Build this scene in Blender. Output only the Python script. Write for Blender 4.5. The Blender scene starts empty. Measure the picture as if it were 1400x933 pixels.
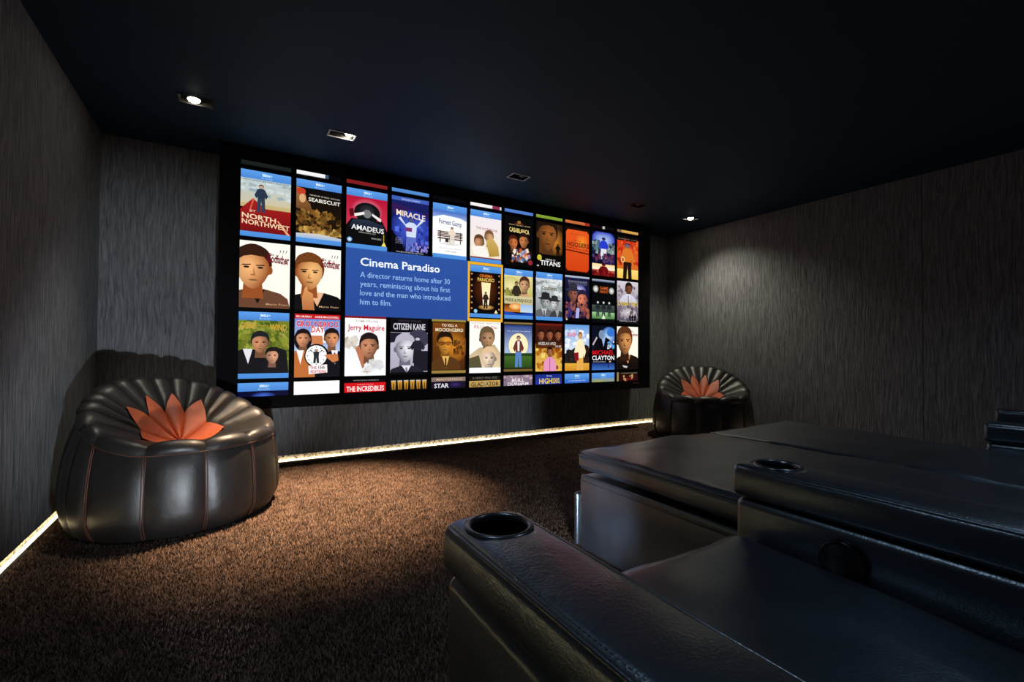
import bpy, bmesh, math, random
import numpy as np
from mathutils import Vector, Matrix, noise as mnoise

random.seed(7)
rng = np.random.default_rng(11)
sc = bpy.context.scene
COL = sc.collection
PI = math.pi

# ------------------------------------------------------------------ camera
CAM_H = 0.941
YAW, PITCH, ROLL = 0.5413, 0.0158, 0.0059
FPX = 635.5
fw = Vector((math.sin(YAW) * math.cos(PITCH), math.cos(YAW) * math.cos(PITCH), math.sin(PITCH)))
rt = Vector((math.cos(YAW), -math.sin(YAW), 0))
up = rt.cross(fw)
r2 = rt * math.cos(ROLL) + up * math.sin(ROLL)
u2 = up * math.cos(ROLL) - rt * math.sin(ROLL)
cd = bpy.data.cameras.new('camera')
cd.sensor_width = 36.0
cd.lens = FPX / 1400 * 36.0
cd.clip_start = 0.02
cam = bpy.data.objects.new('camera', cd)
COL.objects.link(cam)
m = Matrix((r2, u2, -fw)).transposed().to_4x4()
m.translation = (0, 0, CAM_H)
cam.matrix_world = m
sc.camera = cam

# ------------------------------------------------------------------ world, exposure
w = bpy.data.worlds.new('world')
sc.world = w
w.use_nodes = True
w.node_tree.nodes['Background'].inputs['Color'].default_value = (0.02, 0.022, 0.03, 1)
w.node_tree.nodes['Background'].inputs['Strength'].default_value = 0.3
vs = sc.view_settings
vs.view_transform = 'Standard'
vs.look = 'None'
vs.exposure = 0.0
vs.gamma = 1.0
vs.use_curve_mapping = False
sc.cycles.use_denoising = True
sc.cycles.max_bounces = 8
sc.cycles.sample_clamp_indirect = 4.0

# lamps of the room, plus added rear fill (ceiling spots: x, y, aim x, y, z, watts, cone degrees, colour)
SPOT_POWER = dict(corner=34.0, carpet=800.0, wall=54.0)
FLOOR_LAMP_POWER = 135.0
REAR_FILL_POWER = 13.0


def spot(name, loc, aim, watts, cone, blend, color, radius=0.02):
    ld = bpy.data.lights.new(name, 'SPOT')
    ld.energy = watts
    ld.spot_size = math.radians(cone)
    ld.spot_blend = blend
    ld.color = color
    ld.shadow_soft_size = radius
    o = bpy.data.objects.new(name, ld)
    COL.objects.link(o)
    o.location = loc
    o.rotation_euler = (Vector(aim) - Vector(loc)).to_track_quat('-Z', 'Y').to_euler()
    return o


# two small lamps standing on the floor, one left of the near recliner, one in the gap behind its arm
spot('floor_lamp_light', (0.15, 0.80, 0.13), (-0.38, 4.1, 0.86), FLOOR_LAMP_POWER, 44, 0.8, (0.84, 0.92, 1.0), 0.03)
spot('floor_lamp_light', (0.97, 1.02, 0.16), (2.2, 4.1, 0.62), FLOOR_LAMP_POWER * 0.48, 70, 0.9, (0.84, 0.92, 1.0), 0.04)

# unseen fill spots, added under the ceiling to brighten the seat row
for (fx, fy) in ((0.1, 0.9), (1.7, 0.3), (3.4, 0.5)):
    spot('rear_fill_light', (fx, fy, 2.36), (fx, fy + 0.15, 0.0), REAR_FILL_POWER, 125, 1.0, (0.58, 0.77, 1.0), 0.06)

# ------------------------------------------------------------------ materials
def s2l(c):
    c = c / 255.0
    return c / 12.92 if c <= 0.04045 else ((c + 0.055) / 1.055) ** 2.4


def new_mat(name):
    mt = bpy.data.materials.new(name)
    mt.use_nodes = True
    nt = mt.node_tree
    return mt, nt, nt.nodes['Principled BSDF']


def node(nt, typ, **kw):
    n = nt.nodes.new(typ)
    for k, v in kw.items():
        setattr(n, k, v)
    return n


def coords(nt, scale=(1, 1, 1)):
    tc = node(nt, 'ShaderNodeTexCoord')
    mp = node(nt, 'ShaderNodeMapping')
    mp.inputs['Scale'].default_value = scale
    nt.links.new(tc.outputs['Object'], mp.inputs['Vector'])
    return mp.outputs['Vector']


def noise_tex(nt, vec, scale, detail=4, rough=0.55, dist=0.0):
    n = node(nt, 'ShaderNodeTexNoise')
    n.inputs['Scale'].default_value = scale
    n.inputs['Detail'].default_value = detail
    n.inputs['Roughness'].default_value = rough
    n.inputs['Distortion'].default_value = dist
    nt.links.new(vec, n.inputs['Vector'])
    return n.outputs['Fac']


def ramp(nt, fac, stops):
    r = node(nt, 'ShaderNodeValToRGB')
    while len(r.color_ramp.elements) < len(stops):
        r.color_ramp.elements.new(0.5)
    for e, (p, c) in zip(r.color_ramp.elements, stops):
        e.position = p
        e.color = (*c, 1)
    nt.links.new(fac, r.inputs['Fac'])
    return r.outputs['Color']


def bump(nt, height, strength, dist, prev=None):
    b = node(nt, 'ShaderNodeBump')
    b.inputs['Strength'].default_value = strength
    b.inputs['Distance'].default_value = dist
    nt.links.new(height, b.inputs['Height'])
    if prev is not None:
        nt.links.new(prev, b.inputs['Normal'])
    return b.outputs['Normal']


def plain(name, color, rough=0.5, metal=0.0, spec=0.5, var=0.15, vscale=30):
    mt, nt, bs = new_mat(name)
    v = coords(nt)
    f = noise_tex(nt, v, vscale, 3)
    lo = tuple(c * (1 - var) for c in color)
    hi = tuple(min(1, c * (1 + var)) for c in color)
    nt.links.new(ramp(nt, f, [(0.3, lo), (0.7, hi)]), bs.inputs['Base Color'])
    bs.inputs['Roughness'].default_value = rough
    bs.inputs['Metallic'].default_value = metal
    bs.inputs['Specular IOR Level'].default_value = spec
    return mt


def leather(name, color, rough=0.36, grain=260, gstr=0.35, wr=0.25, spec=0.5, coat=0.0):
    mt, nt, bs = new_mat(name)
    v = coords(nt)
    f = noise_tex(nt, v, 7, 4)
    lo = tuple(c * 0.8 for c in color)
    hi = tuple(c * 1.2 for c in color)
    nt.links.new(ramp(nt, f, [(0.35, lo), (0.65, hi)]), bs.inputs['Base Color'])
    vo = node(nt, 'ShaderNodeTexVoronoi')
    vo.inputs['Scale'].default_value = grain
    d = node(nt, 'ShaderNodeVectorMath', operation='ADD')
    nz = node(nt, 'ShaderNodeTexNoise')
    nz.inputs['Scale'].default_value = 60
    nt.links.new(v, nz.inputs['Vector'])
    sm = node(nt, 'ShaderNodeVectorMath', operation='SCALE')
    sm.inputs['Scale'].default_value = 0.012
    nt.links.new(nz.outputs['Color'], sm.inputs[0])
    nt.links.new(v, d.inputs[0])
    nt.links.new(sm.outputs[0], d.inputs[1])
    nt.links.new(d.outputs[0], vo.inputs['Vector'])
    n1 = bump(nt, vo.outputs['Distance'], gstr, 0.0012)
    wrn = noise_tex(nt, v, 18, 3, 0.5, 0.6)
    n2 = bump(nt, wrn, wr, 0.006, n1)
    nt.links.new(n2, bs.inputs['Normal'])
    rr = node(nt, 'ShaderNodeMapRange')
    rr.inputs['To Min'].default_value = rough - 0.05
    rr.inputs['To Max'].default_value = rough + 0.08
    nt.links.new(f, rr.inputs['Value'])
    nt.links.new(rr.outputs['Result'], bs.inputs['Roughness'])
    bs.inputs['Specular IOR Level'].default_value = spec
    bs.inputs['Coat Weight'].default_value = coat
    nt.links.new(n2, bs.inputs['Coat Normal'])
    bs.inputs['Coat Roughness'].default_value = 0.28
    bs.inputs['Coat IOR'].default_value = 2.0
    return mt


def wall_mat(name):
    mt, nt, bs = new_mat(name)
    base = coords(nt)
    wob = node(nt, 'ShaderNodeTexNoise')
    wob.inputs['Scale'].default_value = 3.0
    nt.links.new(base, wob.inputs['Vector'])
    sc_ = node(nt, 'ShaderNodeVectorMath', operation='MULTIPLY')
    sc_.inputs[1].default_value = (0.05, 0.05, 0.0)
    nt.links.new(wob.outputs['Color'], sc_.inputs[0])
    ad = node(nt, 'ShaderNodeVectorMath', operation='ADD')
    nt.links.new(base, ad.inputs[0])
    nt.links.new(sc_.outputs[0], ad.inputs[1])
    mp = node(nt, 'ShaderNodeMapping')
    mp.inputs['Scale'].default_value = (95, 95, 5.5)
    nt.links.new(ad.outputs[0], mp.inputs['Vector'])
    f = noise_tex(nt, mp.outputs['Vector'], 1.0, 5, 0.6, 0.4)
    mp2 = node(nt, 'ShaderNodeMapping')
    mp2.inputs['Scale'].default_value = (30, 30, 1.8)
    nt.links.new(ad.outputs[0], mp2.inputs['Vector'])
    f2 = noise_tex(nt, mp2.outputs['Vector'], 1.0, 3, 0.5, 0.5)
    c = ramp(nt, f, [(0.30, (0.096, 0.100, 0.106)), (0.5, (0.198, 0.205, 0.216)), (0.72, (0.318, 0.330, 0.345))])
    nt.links.new(c, bs.inputs['Base Color'])
    n1 = bump(nt, f2, 0.5, 0.012)
    n2 = bump(nt, f, 0.9, 0.008, n1)
    nt.links.new(n2, bs.inputs['Normal'])
    bs.inputs['Roughness'].default_value = 0.75
    bs.inputs['Specular IOR Level'].default_value = 0.25
    return mt


def emis(name, color, strength):
    mt, nt, bs = new_mat(name)
    bs.inputs['Base Color'].default_value = (*color, 1)
    bs.inputs['Emission Color'].default_value = (*color, 1)
    bs.inputs['Emission Strength'].default_value = strength
    return mt


M = {}
M['leather'] = leather('black_leather', (0.016, 0.019, 0.029), 0.34, 200, 0.22, 0.13, spec=0.5, coat=0.85)
_b = M['leather'].node_tree.nodes['Principled BSDF']
_b.inputs['IOR'].default_value = 2.2
_b.inputs['Specular Tint'].default_value = (0.55, 0.82, 1.0, 1)
M['pod'] = leather('pod_leather', (0.017, 0.015, 0.0145), 0.40, 340, 0.15, 0.25, spec=0.6)
M['orange'] = leather('orange_leather', (0.58, 0.115, 0.038), 0.5, 340, 0.2, 0.2)
M['piping'] = plain('orange_thread', (0.10, 0.034, 0.020), 0.6)
M['thread'] = plain('grey_thread', (0.20, 0.18, 0.15), 0.6)
M['wall'] = wall_mat('woven_wall_covering')
M['ceiling'] = plain('dark_ceiling_paint', (0.0180, 0.0440, 0.0800), 0.66, 0, 0.4, 0.06, 8)
M['ceiling'].node_tree.nodes['Principled BSDF'].inputs['Specular Tint'].default_value = (0.45, 0.72, 1.0, 1)
M['velvet'] = plain('black_velvet', (0.0045, 0.0048, 0.006), 0.9, 0, 0.1)
M['black_plastic'] = plain('black_plastic', (0.006, 0.006, 0.007), 0.3)
M['cup'] = plain('cup_ring_metal', (0.16, 0.18, 0.19), 0.28, 0.9)
M['trim'] = plain('brushed_trim', (0.85, 0.85, 0.87), 0.4, 0.0)
M['trim_black'] = plain('black_trim', (0.02, 0.02, 0.022), 0.4)
M['housing'] = plain('lamp_housing', (0.008, 0.008, 0.008), 0.5)
M['bulb'] = emis('lit_bulb', (1.0, 0.88, 0.66), 60.0)
M['bulb_off'] = plain('unlit_bulb', (0.10, 0.10, 0.11), 0.15)
M['led'] = emis('warm_led', (1.0, 0.80, 0.46), 5.5)
M['floor'] = plain('carpet_backing', (0.05, 0.032, 0.024), 0.95, 0, 0.1)

mt, nt, bs = new_mat('recess_foil')
v = coords(nt)
f = noise_tex(nt, v, 45, 5, 0.7, 0.8)
nt.links.new(ramp(nt, f, [(0.40, (0.12, 0.09, 0.06)), (0.5, (0.6, 0.55, 0.48)), (0.6, (0.9, 0.86, 0.78))]), bs.inputs['Base Color'])
nt.links.new(bump(nt, f, 0.8, 0.01), bs.inputs['Normal'])
bs.inputs['Roughness'].default_value = 0.4
M['foil'] = mt

mt, nt, bs = new_mat('carpet_pile')
at = node(nt, 'ShaderNodeAttribute', attribute_name='tuft')
nt.links.new(ramp(nt, at.outputs['Fac'], [(0.0, (0.035, 0.022, 0.017)), (0.45, (0.155, 0.100, 0.074)), (1.0, (0.36, 0.235, 0.17))]), bs.inputs['Base Color'])
bs.inputs['Roughness'].default_value = 0.9
bs.inputs['Specular IOR Level'].default_value = 0.15
M['pile'] = mt

mt, nt, bs = new_mat('screen_image')
at = node(nt, 'ShaderNodeAttribute', attribute_name='Col')
nt.links.new(at.outputs['Color'], bs.inputs['Emission Color'])
bs.inputs['Base Color'].default_value = (0.01, 0.01, 0.01, 1)
bs.inputs['Emission Strength'].default_value = 1.08
bs.inputs['Specular IOR Level'].default_value = 0.0
bs.inputs['Roughness'].default_value = 0.9
M['image'] = mt


# ------------------------------------------------------------------ mesh helpers
def mesh_obj(name, V, F, mat, parent=None, smooth=True, base=(0, 0, 0)):
    me = bpy.data.meshes.new(name)
    bx, by, bz = base
    me.from_pydata([(float(p[0]) - bx, float(p[1]) - by, float(p[2]) - bz) for p in V], [], [tuple(int(i) for i in f) for f in F])
    me.materials.append(mat)
    if smooth:
        me.shade_smooth()
    me.update()
    o = bpy.data.objects.new(name, me)
    COL.objects.link(o)
    if parent is not None:
        o.parent = parent
    return o


def tag(o, label=None, cat=None, group=None, kind=None):
    if label: o['label'] = label
    if cat: o['category'] = cat
    if group: o['group'] = group
    if kind: o['kind'] = kind
    return o


def empty(name, loc, label, cat, group=None, rz=0.0):
    o = bpy.data.objects.new(name, None)
    o.empty_display_size = 0.1
    COL.objects.link(o)
    o.location = loc
    o.rotation_euler = (0, 0, rz)
    return tag(o, label, cat, group)


BOXF = [(0, 3, 2, 1), (4, 5, 6, 7), (0, 1, 5, 4), (1, 2, 6, 5), (2, 3, 7, 6), (3, 0, 4, 7)]


def boxv(x0, x1, y0, y1, z0, z1):
    return [(x0, y0, z0), (x1, y0, z0), (x1, y1, z0), (x0, y1, z0), (x0, y0, z1), (x1, y0, z1), (x1, y1, z1), (x0, y1, z1)]


class MB:
    def __init__(self):
        self.V = []; self.F = []

    def add(self, V, F):
        b = len(self.V)
        self.V += list(V)
        self.F += [tuple(i + b for i in f) for f in F]
        return self

    def box(self, *a):
        return self.add(boxv(*a), BOXF)

    def tube(self, pts, r, n=8, closed=False):
        pts = [Vector(p) for p in pts]
        N = len(pts)
        V = []; F = []
        prev = None
        for i, p in enumerate(pts):
            a = pts[(i - 1) % N] if (closed or i > 0) else p
            b = pts[(i + 1) % N] if (closed or i < N - 1) else p
            t = (b - a).normalized()
            if prev is None:
                ref = Vector((0, 0, 1)) if abs(t.z) < 0.9 else Vector((1, 0, 0))
                nx = t.cross(ref).normalized()
            else:
                nx = (prev - t * prev.dot(t)).normalized()
            prev = nx
            ny = t.cross(nx)
            for k in range(n):
                an = 2 * PI * k / n
                V.append(p + nx * (r * math.cos(an)) + ny * (r * math.sin(an)))
        for i in range(N if closed else N - 1):
            j = (i + 1) % N
            for k in range(n):
                l = (k + 1) % n
                F.append((i * n + k, i * n + l, j * n + l, j * n + k))
        if not closed:
            F.append(tuple(range(n - 1, -1, -1)))
            F.append(tuple((N - 1) * n + k for k in range(n)))
        return self.add(V, F)

    def lathe(self, prof, c=(0, 0, 0), n=32, cap=False):
        V = []; F = []
        for (r, z) in prof:
            for k in range(n):
                a = 2 * PI * k / n
                V.append((c[0] + r * math.cos(a), c[1] + r * math.sin(a), c[2] + z))
        for i in range(len(prof) - 1):
            for k in range(n):
                l = (k + 1) % n
                F.append((i * n + k, i * n + l, (i + 1) * n + l, (i + 1) * n + k))
        if cap:
            F.append(tuple(range(n - 1, -1, -1)))
            F.append(tuple((len(prof) - 1) * n + k for k in range(n)))
        return self.add(V, F)

    def build(self, name, mat, parent=None, smooth=True, base=(0, 0, 0)):
        return mesh_obj(name, self.V, self.F, mat, parent, smooth, base)


def rbox(x0, x1, y0, y1, z0, z1, r, n=(10, 10, 6), fn=None):
    """rounded box with denser rings at its edges; fn(p, n01) displaces a point"""
    c = np.array([(x0 + x1) / 2, (y0 + y1) / 2, (z0 + z1) / 2])
    h = np.array([(x1 - x0) / 2, (y1 - y0) / 2, (z1 - z0) / 2])
    r = min(r, h.min() * 0.999)

    def axis(k):
        inner = np.linspace(-(h[k] - r), h[k] - r, n[k])
        e = h[k] - r
        steps = r * np.tan(np.linspace(0, PI / 4, 5))[1:]
        return np.concatenate([(-e - steps)[::-1], inner, e + steps])
    ax = [axis(k) for k in range(3)]
    idx = {}
    V = []; F = []

    def vid(p):
        key = tuple(np.round(p, 6))
        if key not in idx:
            inner = np.clip(p, -(h - r), h - r)
            d = p - inner
            L = np.linalg.norm(d)
            q = inner + d / L * r if L > 1e-9 else p
            idx[key] = len(V)
            wq = q + c
            if fn is not None:
                wq = np.array(fn(wq, q / h))
            V.append(wq)
        return idx[key]
    for k in range(3):
        a, b = (k + 1) % 3, (k + 2) % 3
        for sgn in (-1, 1):
            for i in range(len(ax[a]) - 1):
                for j in range(len(ax[b]) - 1):
                    q = []
                    for (ii, jj) in ((i, j), (i + 1, j), (i + 1, j + 1), (i, j + 1)):
                        p = np.zeros(3)
                        p[k] = sgn * h[k]; p[a] = ax[a][ii]; p[b] = ax[b][jj]
                        q.append(vid(p))
                    F.append(tuple(q if sgn > 0 else q[::-1]))
    return V, F


def rb(name, mat, parent, *a, base=(0, 0, 0), **kw):
    V, F = rbox(*a, **kw)
    return mesh_obj(name, V, F, mat, parent, True, base)


def wrinkle(amp, sx, sy, sz, seed=0.0):
    def f(p, q):
        d = mnoise.noise(Vector((p[0] * sx + seed, p[1] * sy, p[2] * sz)))
        return d * amp
    return f


# ------------------------------------------------------------------ room shell
XL, XR, YF, YB, H = -0.789, 4.869, 4.162, -1.6, 2.4
T = 0.12
KICK = 0.066      # height of the lit recess at the foot of the walls
REC = 0.035       # its depth
DS = 3.876        # screen plane

MB().box(XL - T, XR + T, YB - T, YF + T, -0.1, 0.0).build('floor', M['floor'], smooth=False)
tag(bpy.data.objects['floor'], 'dark brown carpeted floor of the cinema room', kind='structure')

# ceiling downlights: centre, half size, lamp x offset, lit
LIGHTS = [(-0.205, 3.315, 0.085, 0.05, -0.01, 'corner', 'bright tilted downlight in ceiling above the left lounge chair', True),
          (0.625, 3.322, 0.083, 0.046, 0.047, 'carpet', 'silver framed rectangular downlight with one small lit bulb at its end', True),
          (2.066, 3.340, 0.080, 0.052, 0.035, None, 'unlit silver framed rectangular downlight above the middle of the screen', False),
          (3.500, 3.375, 0.078, 0.046, 0.02, None, 'unlit dark trimmed downlight near the screen top right corner', False),
          (4.356, 3.400, 0.080, 0.050, 0.0, 'wall', 'bright lit downlight beside the right wall above the far lounge chair', True)]
xs = sorted([XL - T, XR + T] + [c[0] - c[2] for c in LIGHTS] + [c[0] + c[2] for c in LIGHTS])
mb = MB()
mb.box(XL - T, XR + T, YB - T, 3.2, H, H + T)
mb.box(XL - T, XR + T, 3.5, YF + T, H, H + T)
for i in range(len(xs) - 1):
    hole = [c for c in LIGHTS if abs(c[0] - c[2] - xs[i]) < 1e-6]
    if hole:
        c = hole[0]
        mb.box(xs[i], xs[i + 1], 3.2, c[1] - c[3], H, H + T)
        mb.box(xs[i], xs[i + 1], c[1] + c[3], 3.5, H, H + T)
    else:
        mb.box(xs[i], xs[i + 1], 3.2, 3.5, H, H + T)
tag(mb.build('ceiling', M['ceiling'], smooth=False), 'dark blue black painted ceiling', kind='structure')

# walls: face panel stops above a recess that holds the light strip
tag(MB().box(XL - T, XR + T, YF, YF + T, KICK, H).box(XL - T, XR + T, YF + REC, YF + T, 0, KICK).build('wall_front', M['wall'], smooth=False), 'grey fibrous wall covering behind the screen', kind='structure')
tag(MB().box(XL - T, XL, YB, YF, KICK, H).box(XL - T, XL - REC, YB, YF, 0, KICK).build('wall_left', M['wall'], smooth=False), 'dark fibrous left wall', kind='structure')
SEAM = 1.536
tag(MB().box(XR, XR + T, YB, SEAM - 0.002, KICK, H).box(XR, XR + T, SEAM + 0.002, YF, KICK, H).box(XR + 0.01, XR + T, SEAM - 0.002, SEAM + 0.002, KICK, H).box(XR + REC, XR + T, YB, YF, 0, KICK).build('wall_right', M['wall'], smooth=False), 'grey fibrous right wall with a vertical joint', kind='structure')
tag(MB().box(XL - T, XR + T, YB - T, YB, 0, H).build('wall_rear', M['wall'], smooth=False), 'grey fibrous wall behind the seats', kind='structure')
# recess back plates
tag(MB().box(XL - REC, XR + REC, YF + REC - 0.006, YF + REC, 0, KICK).build('baseboard_front', M['foil'], smooth=False), 'crinkled silvery back of the lit wall recess under the screen', kind='structure')
tag(MB().box(XL - REC, XL - REC + 0.006, YB, YF + REC - 0.007, 0, KICK).build('baseboard_left', M['foil'], smooth=False), 'crinkled silvery back of the lit left wall recess', kind='structure')
tag(MB().box(XR + REC - 0.006, XR + REC, YB, YF + REC - 0.007, 0, KICK).build('baseboard_right', M['foil'], smooth=False), 'crinkled silvery back of the lit right wall recess', kind='structure')


def led_strip(p0, p1, label):
    t = empty('led_strip', (p0[0], p0[1], 0), label, 'light strip', 'light strips at the foot of the walls')
    base = (p0[0], p0[1], 0)
    d = (Vector(p1) - Vector(p0))
    MB().tube([Vector(p0) + d * (i / 12) for i in range(13)], 0.006, 8).build('light_tube', M['led'], t, True, base)
    s = Vector((0.007, 0.007, 0))
    a, b = Vector(p0), Vector(p1)
    x0, x1 = min(a.x, b.x) - (0.009 if a.x == b.x else 0), max(a.x, b.x) + (0.009 if a.x == b.x else 0)
    y0, y1 = min(a.y, b.y) - (0.009 if a.y == b.y else 0), max(a.y, b.y) + (0.009 if a.y == b.y else 0)
    MB().box(x0, x1, y0, y1, 0.001, p0[2] - 0.005).build('mounting_channel', M['trim'], t, False, base)


led_strip((XL + 0.0, YF + 0.012, 0.022), (XR, YF + 0.012, 0.022), 'warm glowing light strip along the floor under the screen')
led_strip((XL - 0.012, YB + 0.1, 0.022), (XL - 0.012, YF - 0.0, 0.022), 'warm glowing light strip at the foot of the left wall')
led_strip((XR + 0.012, YB + 0.1, 0.022), (XR + 0.012, YF - 0.0, 0.022), 'warm glowing light strip at the foot of the right wall')

# ------------------------------------------------------------------ downlights
AIM = dict(corner=(-0.25, 3.45, 0.0), carpet=(0.52, 2.98, 0.0), wall=(4.60, 3.05, 0.0))
CONE = dict(corner=66, carpet=52, wall=118)
LCOL = dict(corner=(1.0, 0.93, 0.80), carpet=(1.0, 0.70, 0.44), wall=(1.0, 0.93, 0.74))
for (cx, cy, hx, hy, ox, role, label, lit) in LIGHTS:
    t = empty('downlight', (cx, cy, H), label, 'downlight', 'recessed ceiling downlights')
    b = (cx, cy, H)
    tm = M['trim'] if role in ('carpet',) or 'unlit silver' in label else M['trim_black']
    w_ = 0.0065
    z0, z1 = H - 0.005, H - 0.0005
    (MB().box(cx - hx - w_, cx + hx + w_, cy - hy - w_, cy - hy + 0.002, z0, z1)
         .box(cx - hx - w_, cx + hx + w_, cy + hy - 0.002, cy + hy + w_, z0, z1)
         .box(cx - hx - w_, cx - hx + 0.002, cy - hy + 0.002, cy + hy - 0.002, z0, z1)
         .box(cx + hx - 0.002, cx + hx + w_, cy - hy + 0.002, cy + hy - 0.002, z0, z1)).build('trim_frame', tm, t, False, b)
    e = 0.003
    (MB().box(cx - hx + e, cx + hx - e, cy - hy + e, cy - hy + 2 * e, H, H + 0.09)
         .box(cx - hx + e, cx + hx - e, cy + hy - 2 * e, cy + hy - e, H, H + 0.09)
         .box(cx - hx + e, cx - hx + 2 * e, cy - hy + 2 * e, cy + hy - 2 * e, H, H + 0.09)
         .box(cx + hx - 2 * e, cx + hx - e, cy - hy + 2 * e, cy + hy - 2 * e, H, H + 0.09)
         .box(cx - hx + e, cx + hx - e, cy - hy + e, cy + hy - e, H + 0.09, H + 0.095)).build('housing', M['housing'], t, False, b)
    lx = cx + ox
    # lamp: gimbal cup with a lens
    zb = H + 0.002 if role in ('corner', 'wall') else H + 0.014
    cup = MB().lathe([(0.022, 0.045), (0.030, 0.03), (0.036, 0.004), (0.034, 0.0), (0.030, 0.002), (0.026, 0.012)], (lx, cy, zb), 24).build('lamp_cup', M['housing'] if not lit else M['cup'], t, True, b)
    rad = 0.033 if role in ('corner', 'wall') else 0.024
    MB().lathe([(0.0005, -0.015), (rad * 0.5, -0.012), (rad * 0.9, -0.004), (rad, 0.006), (rad * .9, 0.012), (0.0005, 0.012)], (lx, cy, zb), 20).build('bulb', M['bulb'] if lit else M['bulb_off'], t, True, b)
    if lit:
        spot('downlight_' + 'beam', (lx, cy, zb - 0.03), AIM[role], SPOT_POWER[role], CONE[role], 1.0, LCOL[role], 0.04)

# ------------------------------------------------------------------ the screen and its picture
exec_posters = True
GX, PG, WG = 0.0354, 0.36735, 0.3293
RT0, PH, PR = 2.2324, 0.486, 0.5182
STOP, SBOT = 2.298, 0.578
SX0, SX1 = GX, GX + 10 * PG + WG
FX0, FX1, FZ0, FZ1 = -0.095, 4.212, 0.487, 2.385
SB = ((FX0 + FX1) / 2, 4.0, FZ0)
screen = empty('cinema_screen', SB, 'large black framed cinema screen showing rows of film covers', 'screen')
# frame of four black velvet members, mitred look with a slight inward slope
def member(pts_out, pts_in):
    (a, b), (c, d) = pts_out, pts_in
    y0, y1, y2 = DS - 0.022, DS - 0.002, YF - 0.004
    V = [(a[0], y0, a[1]), (b[0], y0, b[1]), (d[0], y1, d[1]), (c[0], y1, c[1]),
         (a[0], y2, a[1]), (b[0], y2, b[1]), (d[0], y2, d[1]), (c[0], y2, c[1])]
    F = [(0, 1, 2, 3), (7, 6, 5, 4), (0, 4, 5, 1), (1, 5, 6, 2), (2, 6, 7, 3), (3, 7, 4, 0)]
    o = mesh_obj('frame_bar', V, F, M['velvet'], screen, False, SB)
    return o


O = [(FX0, FZ0), (FX1, FZ0), (FX1, FZ1), (FX0, FZ1)]
I = [(SX0 - .004, SBOT - .004), (SX1 + .004, SBOT - .004), (SX1 + .004, STOP + .004), (SX0 - .004, STOP + .004)]
for k in range(4):
    l = (k + 1) % 4
    member((O[k], O[l]), (I[k], I[l]))
MB().box(SX0 - .003, SX1 + .003, DS + 0.004, DS + 0.012, SBOT - .003, STOP + .003).build('screen_surface', M['velvet'], screen, False, SB)
# small maker's mark on the lower frame bar
mk = MB(); mk.box(3.945, 3.985, DS - 0.0165, DS - 0.010, 0.545, 0.555)
tag(mk.build('maker_mark', plain('red_print', (0.5, 0.03, 0.03), 0.5), screen, False, SB), 'tiny red mark on lower frame')
mk = MB()
for i in range(5):
    mk.box(3.99 + i * .009, 3.996 + i * .009, DS - 0.0165, DS - 0.010, 0.546, 0.554)
tag(mk.build('maker_mark', plain('grey_print', (0.2, 0.2, 0.2), 0.5), screen, False, SB), 'tiny grey lettering on lower frame')

_font_cache = {}


def text_polys(s, bold):
    key = (s, bold)
    if key not in _font_cache:
        cu = bpy.data.curves.new('txt', 'FONT')
        cu.body = s
        cu.align_x = 'LEFT'
        cu.resolution_u = 2
        cu.offset = 0.032 if bold == 2 else (0.018 if bold else 0.004)
        o = bpy.data.objects.new('txt', cu)
        COL.objects.link(o)
        me = bpy.data.meshes.new_from_object(o)
        V = [(p.co.x, p.co.y) for p in me.vertices]
        F = [tuple(p.vertices) for p in me.polygons]
        bpy.data.objects.remove(o); bpy.data.meshes.remove(me); bpy.data.curves.remove(cu)
        _font_cache[key] = (V, F)
    return _font_cache[key]


def clip_poly(P, vmin, vmax):
    for ax, lim, sg in ((0, 0.0, 1), (0, 1.0, -1), (1, vmin, 1), (1, vmax, -1)):
        out = []
        for i in range(len(P)):
            a, b = P[i], P[(i + 1) % len(P)]
            ia, ib = (a[ax] - lim) * sg >= 0, (b[ax] - lim) * sg >= 0
            if ia: out.append(a)
            if ia != ib:
                t = (lim - a[ax]) / (b[ax] - a[ax])
                out.append(tuple(a[k] + (b[k] - a[k]) * t for k in range(len(a))))
        P = out
        if len(P) < 3: return []
    return P


def lerp(a, b, t):
    return tuple(a[k] + (b[k] - a[k]) * t for k in range(3))


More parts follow.
